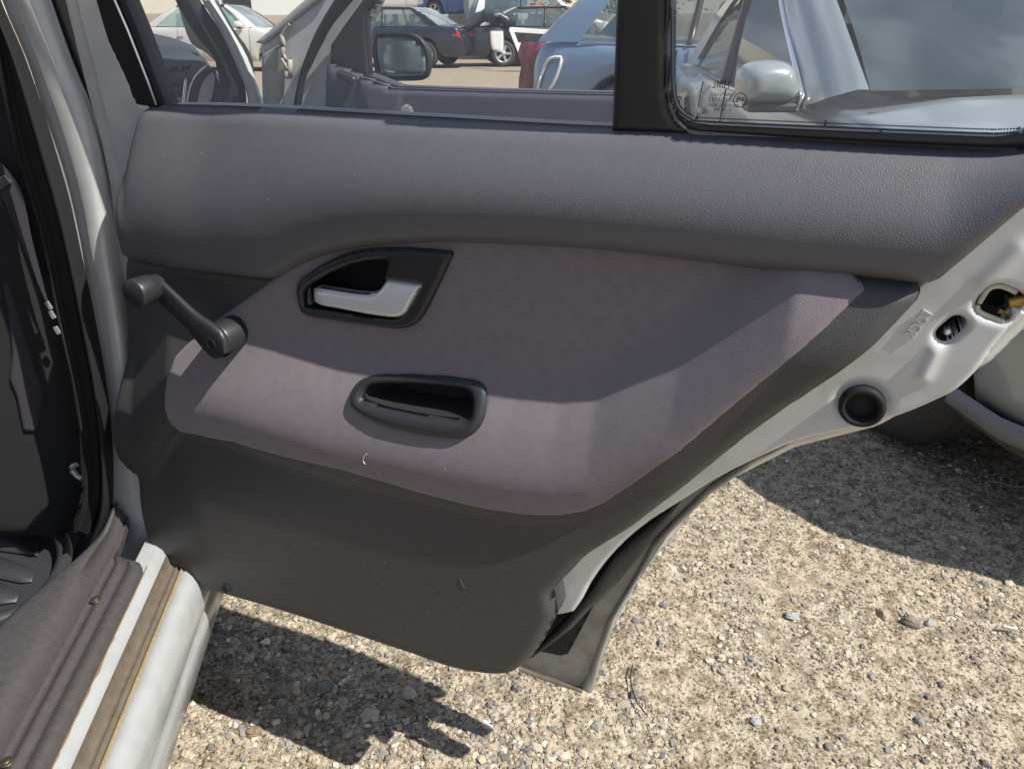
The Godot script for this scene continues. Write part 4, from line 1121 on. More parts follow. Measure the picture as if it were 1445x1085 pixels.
	plate(st, bp, func(x: float, y: float): return -.16 + .03 * sin(clampf((y - .45) / .7, 0, 1) * PI), .012, .03, .10)
	sub("seat_back", st, M.seat, seat)
	var str_p := PackedVector3Array([Vector3(0.5952, 0.7472, -0.115), Vector3(0.5903, 0.7029, -0.115), Vector3(0.5778, 0.6363, -0.115), Vector3(0.5638, 0.595, -0.115), Vector3(0.5657, 0.5665, -0.115), Vector3(0.5614, 0.5172, -0.115), Vector3(0.562, 0.5029, -0.115), Vector3(0.5821, 0.5015, -0.115), Vector3(0.5924, 0.5255, -0.115), Vector3(0.6086, 0.5738, -0.115), Vector3(0.6056, 0.612, -0.115), Vector3(0.6052, 0.7023, -0.115), Vector3(0.604, 0.7469, -0.115)])
	bp = PackedVector2Array()
	for q in str_p: bp.append(Vector2(q.x, q.y))
	plate_part("seat_side_trim", smooth2(bp, 3), -.105, .004, .006, .02, M.seat_light, seat)
	var bol := PackedVector3Array([Vector3(0.5453, 0.8195, -0.13), Vector3(0.6026, 0.8177, -0.13), Vector3(0.5845, 0.6978, -0.13), Vector3(0.5702, 0.628, -0.13), Vector3(0.5533, 0.58, -0.13), Vector3(0.544, 0.5039, -0.13), Vector3(0.5229, 0.4815, -0.13), Vector3(0.4487, 0.4868, -0.13)])
	bp = PackedVector2Array()
	for q in bol: bp.append(Vector2(q.x, q.y))
	plate_part("seat_side_bolster", smooth2(bp, 3), -.115, .006, .012, .02, mat(lin(.03, .03, .035), .9), seat)
	st = st_new()
	box(st, Vector3(.30, .47, -.62), Vector3(.52, .16, .55), Basis(), .3)
	sub("seat_cushion", st, M.seat, seat)
	# belt and pillar strip
	st = st_new()
	loft(st, across([PackedVector3Array([Vector3(0.6433, 0.9343, -0.085), Vector3(0.653, 0.9238, -0.085), Vector3(0.6682, 0.8883, -0.085), Vector3(0.6648, 0.8169, -0.085), Vector3(0.6638, 0.7325, -0.085), Vector3(0.6669, 0.7047, -0.085)]), PackedVector3Array([Vector3(0.6325, 0.895, -0.085), Vector3(0.6395, 0.8803, -0.085), Vector3(0.6445, 0.8577, -0.085), Vector3(0.6509, 0.8071, -0.085), Vector3(0.6582, 0.7414, -0.085), Vector3(0.6647, 0.7037, -0.085)])], 16))
	sub("seat_belt", st, M.seat_light, car)
	st = st_new()
	box(st, Vector3(0.6498, 0.9003, -0.08), Vector3(.02, .012, .006), Basis(Vector3(0, 0, 1), .5))
	sub("belt_guide", st, M.chrome, car)
	st = st_new()
	for q in [Vector3(0.6652, 0.7221, -0.08), Vector3(0.6666, 0.7077, -0.08), Vector3(0.6676, 0.683, -0.08)]:
		box(st, q, Vector3(.006, .012, .004), Basis(Vector3(0, 0, 1), .3))
	sub("belt_anchor", st, M.alloy, car)
	st = st_new()
	tube(st, spline(PackedVector3Array([Vector3(0.657, 0.4697, -0.05), Vector3(0.6473, 0.464, -0.05), Vector3(0.6505, 0.4506, -0.05), Vector3(0.6581, 0.4421, -0.05)]), 10), .004, 6)
	sub("seat_rail", st, M.alloy, car)
	# rear bench, behind the photograph's frame
	var bench := node("rear_seat", car)
	st = st_new()
	box(st, Vector3(-.05, .36, 1.0), Vector3(1.2, .20, .5), Basis(), .3)
	sub("bench_cushion", st, M.seat, bench)
	st = st_new()
	box(st, Vector3(-.05, .75, 1.32), Vector3(1.2, .6, .16), Basis(Vector3.RIGHT, .2), .3)
	sub("bench_back", st, M.seat, bench)
	# ---- rubber mat in the footwell
	var fm := node("floor_mat", self, car.position, car.rotation_degrees.y)
	tag(fm, "black ribbed rubber floor mat in the footwell behind the front seat", "floor mat")
	st = st_new()
	var base := PackedVector3Array([Vector3(-0.0449, 0.255, -0.5367), Vector3(0.3799, 0.255, -0.4833), Vector3(0.5256, 0.255, -0.3257), Vector3(0.5688, 0.255, -0.1894), Vector3(0.5816, 0.255, -0.0949), Vector3(0.5784, 0.255, 0.0128), Vector3(0.5622, 0.255, 0.0745), Vector3(0.3134, 0.255, 0.0582)])
	for i in base.size() - 2:
		st.add_vertex(base[0]); st.add_vertex(base[i + 1]); st.add_vertex(base[i + 2])
	sub("mat_sheet", st, M.mat, fm)
	st = st_new()
	tube(st, spline(PackedVector3Array([Vector3(0.0873, 0.285, -0.469), Vector3(0.2904, 0.285, -0.3343), Vector3(0.4096, 0.285, -0.2412), Vector3(0.4779, 0.285, -0.1963), Vector3(0.5332, 0.285, -0.1546), Vector3(0.5704, 0.285, -0.1066), Vector3(0.5921, 0.285, -0.0554), Vector3(0.5991, 0.285, 0.0031), Vector3(0.592, 0.285, 0.0489), Vector3(0.57, 0.285, 0.0745), Vector3(0.5019, 0.285, 0.099)]), 40), .012, 8)
	sub("mat_rim", st, M.mat, fm)
	for q in [PackedVector3Array([Vector3(0.3773, 0.262, -0.3917), Vector3(0.4268, 0.262, -0.3639), Vector3(0.4638, 0.262, -0.2779), Vector3(0.4172, 0.262, -0.3034)]), PackedVector3Array([Vector3(0.4347, 0.262, -0.3575), Vector3(0.4875, 0.262, -0.3248), Vector3(0.5185, 0.262, -0.2425), Vector3(0.4699, 0.262, -0.2723)]), PackedVector3Array([Vector3(0.3208, 0.262, -0.4209), Vector3(0.3732, 0.262, -0.3949), Vector3(0.4134, 0.262, -0.3063), Vector3(0.3587, 0.262, -0.3359)]), PackedVector3Array([Vector3(0.4046, 0.262, -0.4331), Vector3(0.46, 0.262, -0.3978), Vector3(0.4862, 0.262, -0.3353), Vector3(0.433, 0.262, -0.3684)]), PackedVector3Array([Vector3(0.3483, 0.262, -0.4605), Vector3(0.3962, 0.262, -0.4399), Vector3(0.4251, 0.262, -0.3748), Vector3(0.3753, 0.262, -0.4029)]), PackedVector3Array([Vector3(0.4951, 0.262, -0.3187), Vector3(0.5231, 0.262, -0.3), Vector3(0.5494, 0.262, -0.2201), Vector3(0.5256, 0.262, -0.2369)]), PackedVector3Array([Vector3(0.2511, 0.262, -0.4581), Vector3(0.3123, 0.262, -0.4276), Vector3(0.3533, 0.262, -0.3391), Vector3(0.2928, 0.262, -0.3701)])]:
		tile(q, fm, "raised_pad")
	for q in [PackedVector3Array([Vector3(0.3367, 0.259, -0.2241), Vector3(0.4166, 0.259, -0.2096), Vector3(0.4817, 0.259, -0.1712), Vector3(0.5126, 0.259, -0.1423), Vector3(0.5279, 0.259, -0.1043), Vector3(0.5067, 0.259, -0.1109), Vector3(0.3698, 0.259, -0.1562)]), PackedVector3Array([Vector3(0.3824, 0.259, -0.1305), Vector3(0.4596, 0.259, -0.1129), Vector3(0.5202, 0.259, -0.0784), Vector3(0.5393, 0.259, -0.0648), Vector3(0.5448, 0.259, -0.035), Vector3(0.5278, 0.259, -0.0336), Vector3(0.4063, 0.259, -0.0815)]), PackedVector3Array([Vector3(0.4149, 0.259, -0.064), Vector3(0.4913, 0.259, -0.0418), Vector3(0.5379, 0.259, -0.0148), Vector3(0.5409, 0.259, 0.0127), Vector3(0.5074, 0.259, 0.0184), Vector3(0.4421, 0.259, -0.0081)])]:
		tile(q, fm, "raised_rib")

func tile(q: PackedVector3Array, parent: Node, called: String) -> void:
	var c := Vector3.ZERO
	for p in q: c += p / q.size()
	var p2 := PackedVector2Array()
	var st := st_new()
	for i in q.size():
		var a := q[i].lerp(c, .06)
		var b := q[(i + 1) % q.size()].lerp(c, .06)
		var a2 := q[i].lerp(c, .16) + Vector3(0, .006, 0)
		var b2 := q[(i + 1) % q.size()].lerp(c, .16) + Vector3(0, .006, 0)
		quad(st, a, b, b2, a2)
		st.add_vertex(a2); st.add_vertex(b2); st.add_vertex(c + Vector3(0, .006, 0))
	sub(called, st, M.mat, parent)

func front_door(d: Node3D) -> void:
	# inner panel band and what shows of the frame through the rear door's glass
	var shell := PackedVector2Array([Vector2(0.0495, 1.0487), Vector2(0.1277, 1.097), Vector2(0.1985, 1.1417), Vector2(0.3677, 1.2387), Vector2(0.5068, 1.3015), Vector2(0.5713, 1.2995), Vector2(0.4333, 1.1963), Vector2(0.3696, 1.1406), Vector2(0.3406, 1.0971), Vector2(0.3236, 1.0522), Vector2(0.3085, 0.8951), Vector2(0.035, 0.8865), Vector2(0.0556, 1.025)])
	plate_part("door_shell", shell, .0, .01, .01, .05, M.paint, d)
	var edge := PackedVector2Array([Vector2(0.0499, 1.0504), Vector2(0.0732, 1.0474), Vector2(0.1748, 1.106), Vector2(0.2668, 1.1585), Vector2(0.2478, 1.1673), Vector2(0.1983, 1.1416), Vector2(0.132, 1.1)])
	plate_part("shell_edge", edge, .010, .005, .003, .01, mat(lin(.42, .41, .38), .5), d)
	var jam := PackedVector2Array([Vector2(0.0591, 1.0221), Vector2(0.0706, 1.0317), Vector2(0.1208, 1.0509), Vector2(0.1259, 1.0197), Vector2(0.1169, 0.9718), Vector2(0.0987, 0.8891), Vector2(0.0412, 0.8873)])
	plate_part("hinge_face", jam, .004, .006, .003, .01, M.paint_dirty, d)
	var st := st_new()
	tube(st, spline(v3(PackedVector2Array([Vector2(0.1274, 1.0696), Vector2(0.132, 1.048), Vector2(0.1254, 1.0168), Vector2(0.134, 0.9948), Vector2(0.1287, 0.9724)]), .014), 14), .006, 6)
	tube(st, spline(v3(PackedVector2Array([Vector2(0.1536, 1.0909), Vector2(0.1308, 1.0665), Vector2(0.1233, 1.0418), Vector2(0.1347, 1.0137)]), .014), 14), .004, 6)
	tube(st, v3(PackedVector2Array([Vector2(0.1347, 1.0137), Vector2(0.1307, 0.9724), Vector2(0.1386, 0.9725), Vector2(0.1445, 1.0139)]), .012), .006, 6)
	sub("wiring_boot", st, mat(lin(.35, .33, .29), .7), d)
	st = st_new()
	loft(st, across([v3(PackedVector2Array([Vector2(0.3366, 1.197), Vector2(0.2825, 1.1409), Vector2(0.2358, 1.0866), Vector2(0.2109, 1.0518), Vector2(0.1917, 1.0208), Vector2(0.1712, 0.9829), Vector2(0.1564, 0.9458), Vector2(0.1369, 0.8912)]), .02), v3(PackedVector2Array([Vector2(0.364, 1.1821), Vector2(0.3159, 1.1403), Vector2(0.2631, 1.0882), Vector2(0.2392, 1.0583), Vector2(0.2161, 1.0232), Vector2(0.1939, 0.9841), Vector2(0.1794, 0.9474), Vector2(0.1604, 0.8934)]), .045), v3(PackedVector2Array([Vector2(0.3808, 1.1825), Vector2(0.3311, 1.1406), Vector2(0.2732, 1.0896), Vector2(0.2494, 1.0596), Vector2(0.2248, 1.0274), Vector2(0.204, 0.9976), Vector2(0.1872, 0.9721), Vector2(0.1609, 0.892)]), .02)], 24))
	sub("door_seal", st, M.rubber, d)
	var panel := PackedVector2Array([Vector2(0.2482, 1.0061), Vector2(0.2668, 1.0064), Vector2(0.287, 1.0052), Vector2(0.3135, 0.9965), Vector2(0.3435, 0.9864), Vector2(0.3963, 0.9707), Vector2(0.4276, 0.9607), Vector2(0.6792, 0.959), Vector2(0.935, 0.9594), Vector2(1.0802, 0.9547), Vector2(1.0965, 0.7798), Vector2(0.2146, 0.7295), Vector2(0.2312, 0.8976)])
	plate_part("door_trim", panel, .04, .01, .02, .05, mat(lin(.06, .058, .075), .6), d)
	var light := PackedVector2Array([Vector2(0.339, 0.9828), Vector2(0.3921, 0.9686), Vector2(0.4237, 0.9585), Vector2(0.6765, 0.9569), Vector2(0.9336, 0.9573), Vector2(1.0795, 0.9526), Vector2(1.0958, 0.7783), Vector2(0.3442, 0.7354), Vector2(0.3515, 0.9006), Vector2(0.3355, 0.9473)])
	plate_part("trim_insert", light, .044, .01, .006, .01, mat(lin(.085, .082, .11), .6), d)
	var sail := PackedVector2Array([Vector2(0.4426, 1.1952), Vector2(0.3849, 1.1401), Vector2(0.3582, 1.1174), Vector2(0.3541, 1.0529), Vector2(0.3545, 0.9771), Vector2(0.3274, 0.9828), Vector2(0.2699, 1.002), Vector2(0.2533, 1.0048), Vector2(0.2599, 1.0462), Vector2(0.2976, 1.0868), Vector2(0.3514, 1.1403), Vector2(0.4085, 1.1957)])
	plate_part("mirror_sail", sail, .02, .006, .006, .02, M.black, d)
	st = st_new()
	box(st, Vector3(Vector2(0.3138, 0.9813).x, Vector2(0.3138, 0.9813).y, .05), Vector3(.05, .018, .02), Basis(Vector3(0, 0, 1), -.35), .3)
	sub("mirror_adjuster", st, M.black, d)
	st = st_new()
	loft(st, across([v3(PackedVector2Array([Vector2(0.5638, 1.3082), Vector2(0.7514, 1.3145), Vector2(1.0946, 1.3026)]), -.02), v3(PackedVector2Array([Vector2(0.5464, 1.2762), Vector2(0.7519, 1.2857), Vector2(1.0978, 1.2729)]), .01)], 8))
	sub("frame_top_rail", st, M.paint, d)
	plate_part("lower_panel", PackedVector2Array([Vector2(.05, .90), Vector2(.05, .30), Vector2(.10, .26), Vector2(.90, .26), Vector2(.97, .40), Vector2(1.0, .90)]), -.012, .02, .01, .06, M.paint, d)
	plate_part("lower_trim", PackedVector2Array([Vector2(.17, .86), Vector2(.16, .40), Vector2(.24, .33), Vector2(.80, .33), Vector2(.90, .45), Vector2(.95, .86)]), .034, .02, .02, .045, M.trim, d)
	# wing mirror
	var head := PackedVector2Array([Vector2(0.3205, 1.0657), Vector2(0.34, 1.072), Vector2(0.3963, 1.0723), Vector2(0.4239, 1.0677), Vector2(0.4453, 1.0539), Vector2(0.4571, 1.0322), Vector2(0.4593, 1.0038), Vector2(0.4543, 0.9782), Vector2(0.4387, 0.9666), Vector2(0.3892, 0.964), Vector2(0.341, 0.963), Vector2(0.3184, 0.9724), Vector2(0.3112, 1.0017), Vector2(0.3125, 1.0403)])
	st = st_new()
	rows_box(st, smooth2(head, 2), -.10, .06)
	sub("mirror_housing", st, M.black, d)
	var mg := PackedVector2Array([Vector2(0.3271, 1.058), Vector2(0.3427, 1.0628), Vector2(0.3952, 1.0631), Vector2(0.4209, 1.0585), Vector2(0.4387, 1.0462), Vector2(0.4505, 1.0261), Vector2(0.453, 1.004), Vector2(0.4502, 0.9849), Vector2(0.4366, 0.9767), Vector2(0.3931, 0.9742), Vector2(0.349, 0.9734), Vector2(0.3322, 0.9796), Vector2(0.3263, 1.0022), Vector2(0.3232, 1.0342)])
	st = st_new()
	plate(st, smooth2(mg, 2), func(_x, _y): return -.093, .012, .002, .004)
	sub("mirror_glass", st, mat(lin(.33, .40, .43), .22, .75), d)
	st = st_new()
	tube(st, v3(PackedVector2Array([Vector2(0.3028, 0.9687), Vector2(0.3557, 0.9633)]), -.06), .022, 8)
	sub("mirror_arm", st, M.black, d)
	var bd := PackedVector2Array([Vector2(0.4451, 0.9043), Vector2(0.4515, 0.92), Vector2(0.4644, 0.9265), Vector2(0.4762, 0.9177), Vector2(0.4789, 0.9023)])
	plate_part("badge", bd, .055, .003, .002, .004, M.alloy, d)

func rows_box(st: SurfaceTool, poly: PackedVector2Array, z: float, depth: float) -> void:
	# a rounded shell whose open face has the outline poly and whose back bulges by depth
	var c := Vector2.ZERO
	for q in poly: c += q / poly.size()
	var rows := []
	for k in [[.88, -.012], [.90, .004], [1.0, .004]]:
		var row := PackedVector3Array()
		for q in poly:
			var p: Vector2 = c + (q - c) * k[0]
			row.append(Vector3(p.x, p.y, z + k[1]))
		rows.append(row)
	for i in 12:
		var a := PI * .5 * i / 11.0
		var row := PackedVector3Array()
		for q in poly:
			var p: Vector2 = c + (q - c) * pow(maxf(cos(a), 0.0), .55)
			row.append(Vector3(p.x, p.y, z - depth * sin(a)))
		rows.append(row)
	loft(st, rows, true)

# ---------------------------------------------------------------- other cars
func build_car(called: String, at: Vector3, yaw: float, paint: Material, o := {}) -> Node3D:
	# nose towards local -z
	var root := node(called, self, at, yaw)
	var L: float = o.get("L", 4.5)
	var W: float = o.get("W", 1.76)
	var H: float = o.get("H", 1.45)
	var hl := L / 2
	var belt: float = o.get("belt", .93)
	var zc: float = o.get("cowl", -hl + 1.25)
	var zrf: float = o.get("roof_front", zc + .75)
	var zrr: float = o.get("roof_rear", hl - 1.35)
	var zd: float = o.get("deck", hl - .62)
	var fa: float = -o.get("wheel_front", hl - .88)
	var ra: float = hl - .95
	var rw: float = .315
	var ar: float = .365
	var dense: int = o.get("stations", 56)
	var top := [[-hl, .52], [-hl + .06, .62], [-hl + .25, .72], [zc, o.get("hood", belt + .02)], [zc + .35, belt + .04], [zd, belt + .07], [hl - .1, belt + .02 if zd < hl - .3 else belt], [hl, .62]]
	var wid := [[-hl, .56], [-hl + .10, .76], [-hl + .35, .92], [-hl + .8, .985], [0, 1.0], [hl - .7, .985], [hl - .25, .93], [hl - .05, .82], [hl, .66]]
	var rows := []
	for k in dense + 1:
		var z := lerpf(-hl, hl, k / float(dense))
		var w := W * .5 * f_at(wid, z)
		var t := f_at(top, z)
		var bl := minf(belt, t - .03) if z < zc or z > zd else belt
		var by: float = lerpf(.21, o.get("low", .26), smoothstep(hl - .9, hl - .75, absf(z)))
		for c in [fa, ra]:
			if absf(z - c) < ar:
				by = maxf(by, rw + sqrt(ar * ar - (z - c) * (z - c)))
		var row := PackedVector3Array()
		var half := [[.80, by], [.95, by + .005], [.985, maxf(by + .03, .36)], [1.0, maxf(by + .06, .56)], [.985, lerpf(maxf(by + .06, .56), bl, .7)], [.955, bl - .02], [.93, bl + .012], [.62, lerpf(bl, t, .8)], [.3, t], [0, t + .008]]
		for q in half:
			row.append(Vector3(w * q[0], q[1], z))
		for i in range(half.size() - 2, -1, -1):
			row.append(Vector3(-w * half[i][0], half[i][1], z))
		rows.append(row)
	for e in [0, -1]:
		var src: PackedVector3Array = rows[e]
		var row := PackedVector3Array()
		for p in src:
			row.append(Vector3(p.x * .0, lerpf(p.y, .45, .6), p.z + (.02 if e else -.02)))
		if e == 0:
			rows.insert(0, row)
		else:
			rows.append(row)
	var st := st_new()
	loft(st, rows)
	sub("body", st, paint, root)
	# dark underside
	st = st_new()
	for s in [-1.0, 1.0]:
		for c in [fa, ra]:
			var xf := Transform3D(Basis(Vector3.UP, s * PI / 2), Vector3(s * (W * .5 - .32), rw + .01, c))
			var arc0 := PackedVector3Array()
			var arc1 := PackedVector3Array()
			var hub := PackedVector3Array()
			for k in 17:
				var a := PI * (k / 16.0)
				arc0.append(xf * Vector3(cos(a) * (ar - .004), sin(a) * (ar - .004), 0))
				arc1.append(xf * Vector3(cos(a) * (ar - .004), sin(a) * (ar - .004), .28))
				hub.append(xf * Vector3(cos(a) * .02, 0, 0))
			loft(st, [hub, arc0, arc1])
	box(st, Vector3(0, .30, 0), Vector3(W * .7, .05, L * .8))
	sub("underbody", st, M.matt, root)
	# greenhouse
	var xb := W * .5 * .925
	var xr := W * .5 * .70
	var hr := H - .05
	var A0 := Vector3(xb, belt + .01, zc + .10)
	var A1 := Vector3(xr, hr, zrf)
	var C1 := Vector3(xr, hr - .02, zrr)
	var C0 := Vector3(xb * .97, belt + .03, zd)
	A0 = o.get("a0", A0)
	A1 = o.get("a1", A1)
	var zb: float = lerpf(A1.z, C1.z, .42)
	var B1 := Vector3(xr, hr, zb)
	var B0 := Vector3(xb, belt + .015, zb + .05)
	B0 = o.get("b0", B0)
	B1 = o.get("b1", B1)
	rows = []
	for k in 13:
		var z := lerpf(zrf, zrr, k / 12.0)
		var cr := .05 * sin(PI * clampf(k / 12.0 * .8 + .12, 0, 1))
		var row := PackedVector3Array()
		for i in 11:
			var u := i / 5.0 - 1.0
			row.append(Vector3(xr * u * 1.02, hr + cr * (1.0 - u * u) + .012 - .03 * pow(absf(u), 6.0) - .02 * k / 12.0, z))
		rows.append(row)
	st = st_new()
	loft(st, rows)
	sub("roof", st, paint, root)
	for s in [-1.0, 1.0]:
		var f := Vector3(s, 1, 1)
		st = st_new()
		var up := A0.lerp(A1, .5)
		var sheets := []
		if o.has("w0"):
			var w0: Vector3 = o["w0"]
			var w1: Vector3 = o["w1"]
			for e in [[0.0, Vector3(.006, -.03, 0)], [.08, Vector3(.016, .0, 0)], [.5, Vector3(.018, .006, 0)], [.92, Vector3(.010, .008, 0)], [1.0, Vector3(-.01, .004, 0)]]:
				sheets.append(PackedVector3Array([(w0.lerp(A0, e[0]) + e[1]) * f, (w0.lerp(w1, .5).lerp(up, e[0]) + e[1] + Vector3(.012, .02, .0)) * f, (w1.lerp(A1, e[0]) + e[1]) * f]))
			loft(st, across(sheets, 14))
			sheets = []
		for e in [] if o.has("w0") else [[.004, -.004, .105], [.016, .012, .095], [.010, .022, .03], [-.05, .03, -.03], [-.10, .02, -.05]]:
			var off := Vector3(e[0], e[1], e[2])
			sheets.append(PackedVector3Array([(A0 + off + Vector3(0, -.03, e[2] * .9)) * f, (up + off + Vector3(.02, .035, 0)) * f, (A1 + off * Vector3(1, .5, .5)) * f]))
		if sheets.size():
			loft(st, across(sheets, 12))
		sub("screen_pillar", st, paint, root)
		st = st_new()
		var cw: float = o.get("c_pillar", .22)
		loft(st, across([PackedVector3Array([C0 * f + Vector3(0, 0, .04), C0.lerp(C1, .5) * f + Vector3(s * .02, .02, .03), C1 * f + Vector3(0, .01, .02)]), PackedVector3Array([C0 * f + Vector3(s * .012, 0, -cw), C0.lerp(C1, .5) * f + Vector3(s * .03, .02, -cw * .8), C1 * f + Vector3(s * .01, .01, -cw * .5)])], 8))
		sub("rear_pillar", st, paint, root)
		st = st_new()
		tube(st, spline(PackedVector3Array([B0 * f, B1 * f]), 4), .03, 6)
		tube(st, spline(PackedVector3Array([o.get("w1", A1) * f, B1 * f, C1 * f]), 8), .028, 8)
		sub("window_pillar", st, o.get("pillar", M.black), root)
		for pane in [[o.get("w0", A0), o.get("w1", A1), B1, B0], [B0, B1, C1 + Vector3(0, 0, -cw * .5), C0 + Vector3(0, 0, -cw)]]:
			st = st_new()
			var r0 := []
			for k in 5:
				var lo: Vector3 = pane[0].lerp(pane[3], k / 4.0)
				var hi: Vector3 = pane[1].lerp(pane[2], k / 4.0)
				var row := PackedVector3Array()
				for i in 5:
					row.append((lo.lerp(hi, i / 4.0) + Vector3(.018 * sin(PI * i / 4.0) - .006, 0, 0)) * f)
				r0.append(row)
			loft(st, r0)
			sub("side_window", st, o.get("glass", M.dark_glass), root)
		# trim line under the windows
		st = st_new()
		tube(st, PackedVector3Array([o.get("w0", A0) * f, B0 * f + Vector3(s * .004, 0, 0), C0 * f + Vector3(s * .01, 0, -cw)]), .008, 6)
		sub("window_trim", st, o.get("trim", M.black), root)
		# door seams
		st = st_new()
		for z in [zc + .16, B0.z, ra - .42]:
			st = st_new()
			var pl := PackedVector3Array()
			for y in [belt - .02, .8, .65, .5, .36, .27]:
				pl.append(Vector3(s * (W * .5 * f_at(wid, z) * (1.0 if y < .75 else lerpf(1.0, .957, (y - .75) / .16)) + .0005), y, z + .10 * clampf((.6 - y), 0, 1)))
			tube(st, spline(pl, 10), .004, 5)
			sub("door_seam", st, M.matt, root)
		for z in [B0.z - .20, ra - .50]:
			st = st_new()
			box(st, Vector3(s * (W * .5 + .005), belt - .16, z), Vector3(.02, .03, .16), Basis(), .3)
			sub("door_handle", st, paint, root)
		# lamps
		for lamp in [["headlight", -hl + .03, -hl + .44, .50, .66], ["taillight", hl - .30, hl - .02, belt - .24, belt - .07]]:
			if lamp[0] == "taillight" and not o.get("tail", true):
				continue
			var lr := []
			for a in 9:
				var z := lerpf(lamp[1], lamp[2], a / 8.0)
				var y1: float = minf(lamp[4], f_at(top, z) - .055)
				var y0: float = minf(lamp[3], y1 - .04)
				var rim: float = pow(sin(PI * clampf(a / 8.0, .02, .98)), .4)
				var row := PackedVector3Array()
				for b in 6:
					var y := lerpf(lerpf((y0 + y1) * .5, y0, rim), lerpf((y0 + y1) * .5, y1, rim), b / 5.0)
					var side := lerpf(1.0, .957, clampf((y - .56) / maxf(belt - .58, .1), 0, 1))
					row.append(Vector3(s * (W * .5 * f_at(wid, z) * side + .008 * sin(PI * b / 5.0) + .003), y, z))
				lr.append(row)
			st = st_new()
			loft(st, lr)
			sub(lamp[0], st, M.headlight if lamp[0] == "headlight" else M.taillight, root)
		if o.get("mirrors", true):
			var mr := node("mirror", root, Vector3(s * (W * .5 + .10), belt + .07, o.get("w0", Vector3(0, 0, zc + .28)).z + .06))
			st = st_new()
			var hd := PackedVector2Array([Vector2(-.10, -.05), Vector2(-.09, .04), Vector2(-.04, .075), Vector2(.05, .075), Vector2(.10, .05), Vector2(.11, 0), Vector2(.09, -.055), Vector2(0, -.065)])
			rows_box(st, smooth2(hd, 3), .04, .12)
			sub("housing", st, o.get("mirror_paint", paint), mr)
			st = st_new()
			box(st, Vector3(-s * .13, -.05, 0), Vector3(.14, .03, .05))
			sub("arm", st, o.get("mirror_paint", paint), mr)
			st = st_new()
			box(st, Vector3(-s * .02, -.072, -.01), Vector3(.20, .03, .09), Basis(), .3)
			sub("base", st, M.black, mr)
		for c in [fa, ra]:
			var wh := node("wheel", root, Vector3(s * (W * .5 - (o.get("inset", .03) if c == fa else .03)), rw, c), 90.0 * s + (o.get("steer", 0.0) if c == fa else 0.0))
			st = st_new()
			lathe(st, PackedVector2Array([Vector2(.20, -.17), Vector2(rw - .03, -.20), Vector2(rw - .008, -.175), Vector2(rw - .002, -.155), Vector2(rw - .001, -.150), Vector2(rw - .009, -.148), Vector2(rw - .009, -.140), Vector2(rw, -.138), Vector2(rw, -.112), Vector2(rw - .009, -.110), Vector2(rw - .009, -.100), Vector2(rw, -.098), Vector2(rw, -.070), Vector2(rw - .009, -.068), Vector2(rw - .009, -.060), Vector2(rw - .001, -.058), Vector2(rw - .002, -.035), Vector2(rw - .010, -.018), Vector2(rw - .03, .01), Vector2(.215, .015), Vector2(.205, -.01)]), Transform3D(), 36)
			sub("tyre", st, M.tyre, wh)
			st = st_new()
			lathe(st, PackedVector2Array([Vector2(.212, .012), Vector2(.20, .012), Vector2(.19, -.03)]), Transform3D(), 30)
			for k in 5:
				var a := TAU * k / 5.0
				box(st, Vector3(cos(a) * .11, sin(a) * .11, -.004), Vector3(.19, .06, .02), Basis(Vector3(0, 0, 1), a), .2)
			lathe(st, PackedVector2Array([Vector2(.06, -.01), Vector2(.055, .012), Vector2(0, .014)]), Transform3D(), 18)
			sub("rim", st, M.alloy, wh)
			st = st_new()
			lathe(st, PackedVector2Array([Vector2(.195, -.035), Vector2(0, -.035)]), Transform3D(), 18)
			sub("brake_disc", st, M.matt, wh)
	if o.get("near", false):
		for s in [-1.0, 1.0]:
			# bright strip round the front window, and the bumper's grey lip
			var f := Vector3(s, 1, 1)
			st = st_new()
			var w0: Vector3 = o["w0"]
			var w1: Vector3 = o["w1"]
			tube(st, spline(PackedVector3Array([B0 * f + Vector3(s * .014, -.01, 0), w0.lerp(B0, .3) * f + Vector3(s * .014, -.012, 0), w0 * f + Vector3(s * .016, -.008, .02), (w0 + Vector3(.012, .03, .0)) * f, (w0.lerp(w1, .5) + Vector3(.024, .02, .01)) * f, (w1 + Vector3(.02, 0, 0)) * f]), 40), .010, 8)
			sub("window_surround", st, M.chrome, root)
			st = st_new()
			var lip := [[.0, .305, 1.0], [.006, .300, 1.0], [.008, .262, 1.0], [.0, .250, .99]]
			var under := [[.0, .250, .99], [-.03, .215, .98], [-.12, .205, .9]]
			for pass_k in 2:
				var lr := []
				for e in (lip if pass_k == 0 else under):
					var row := PackedVector3Array()
					for k in 16:
						var z := -hl + .015 + .50 * k / 15.0
						row.append(Vector3(s * (W * .5 * f_at(wid, z) * .985 * e[2] + e[0]), e[1], z))
					lr.append(row)
				if pass_k == 1:
					sub("bumper_lip", st, mat(lin(.15, .16, .17), .5), root)
					st = st_new()
				loft(st, lr)
			sub("bumper_underside", st, mat(lin(.075, .065, .05), .8), root)
		st = st_new()
		for k in 1:
			tube(st, PackedVector3Array([Vector3(-.80, belt + .012, zc + .02), Vector3(-.5, belt + .035, zc - .10), Vector3(0, belt + .045, zc - .14), Vector3(.5, belt + .035, zc - .10), Vector3(.80, belt + .012, zc + .02)]), .006, 6)
		sub("bonnet_seam", st, M.matt, root)
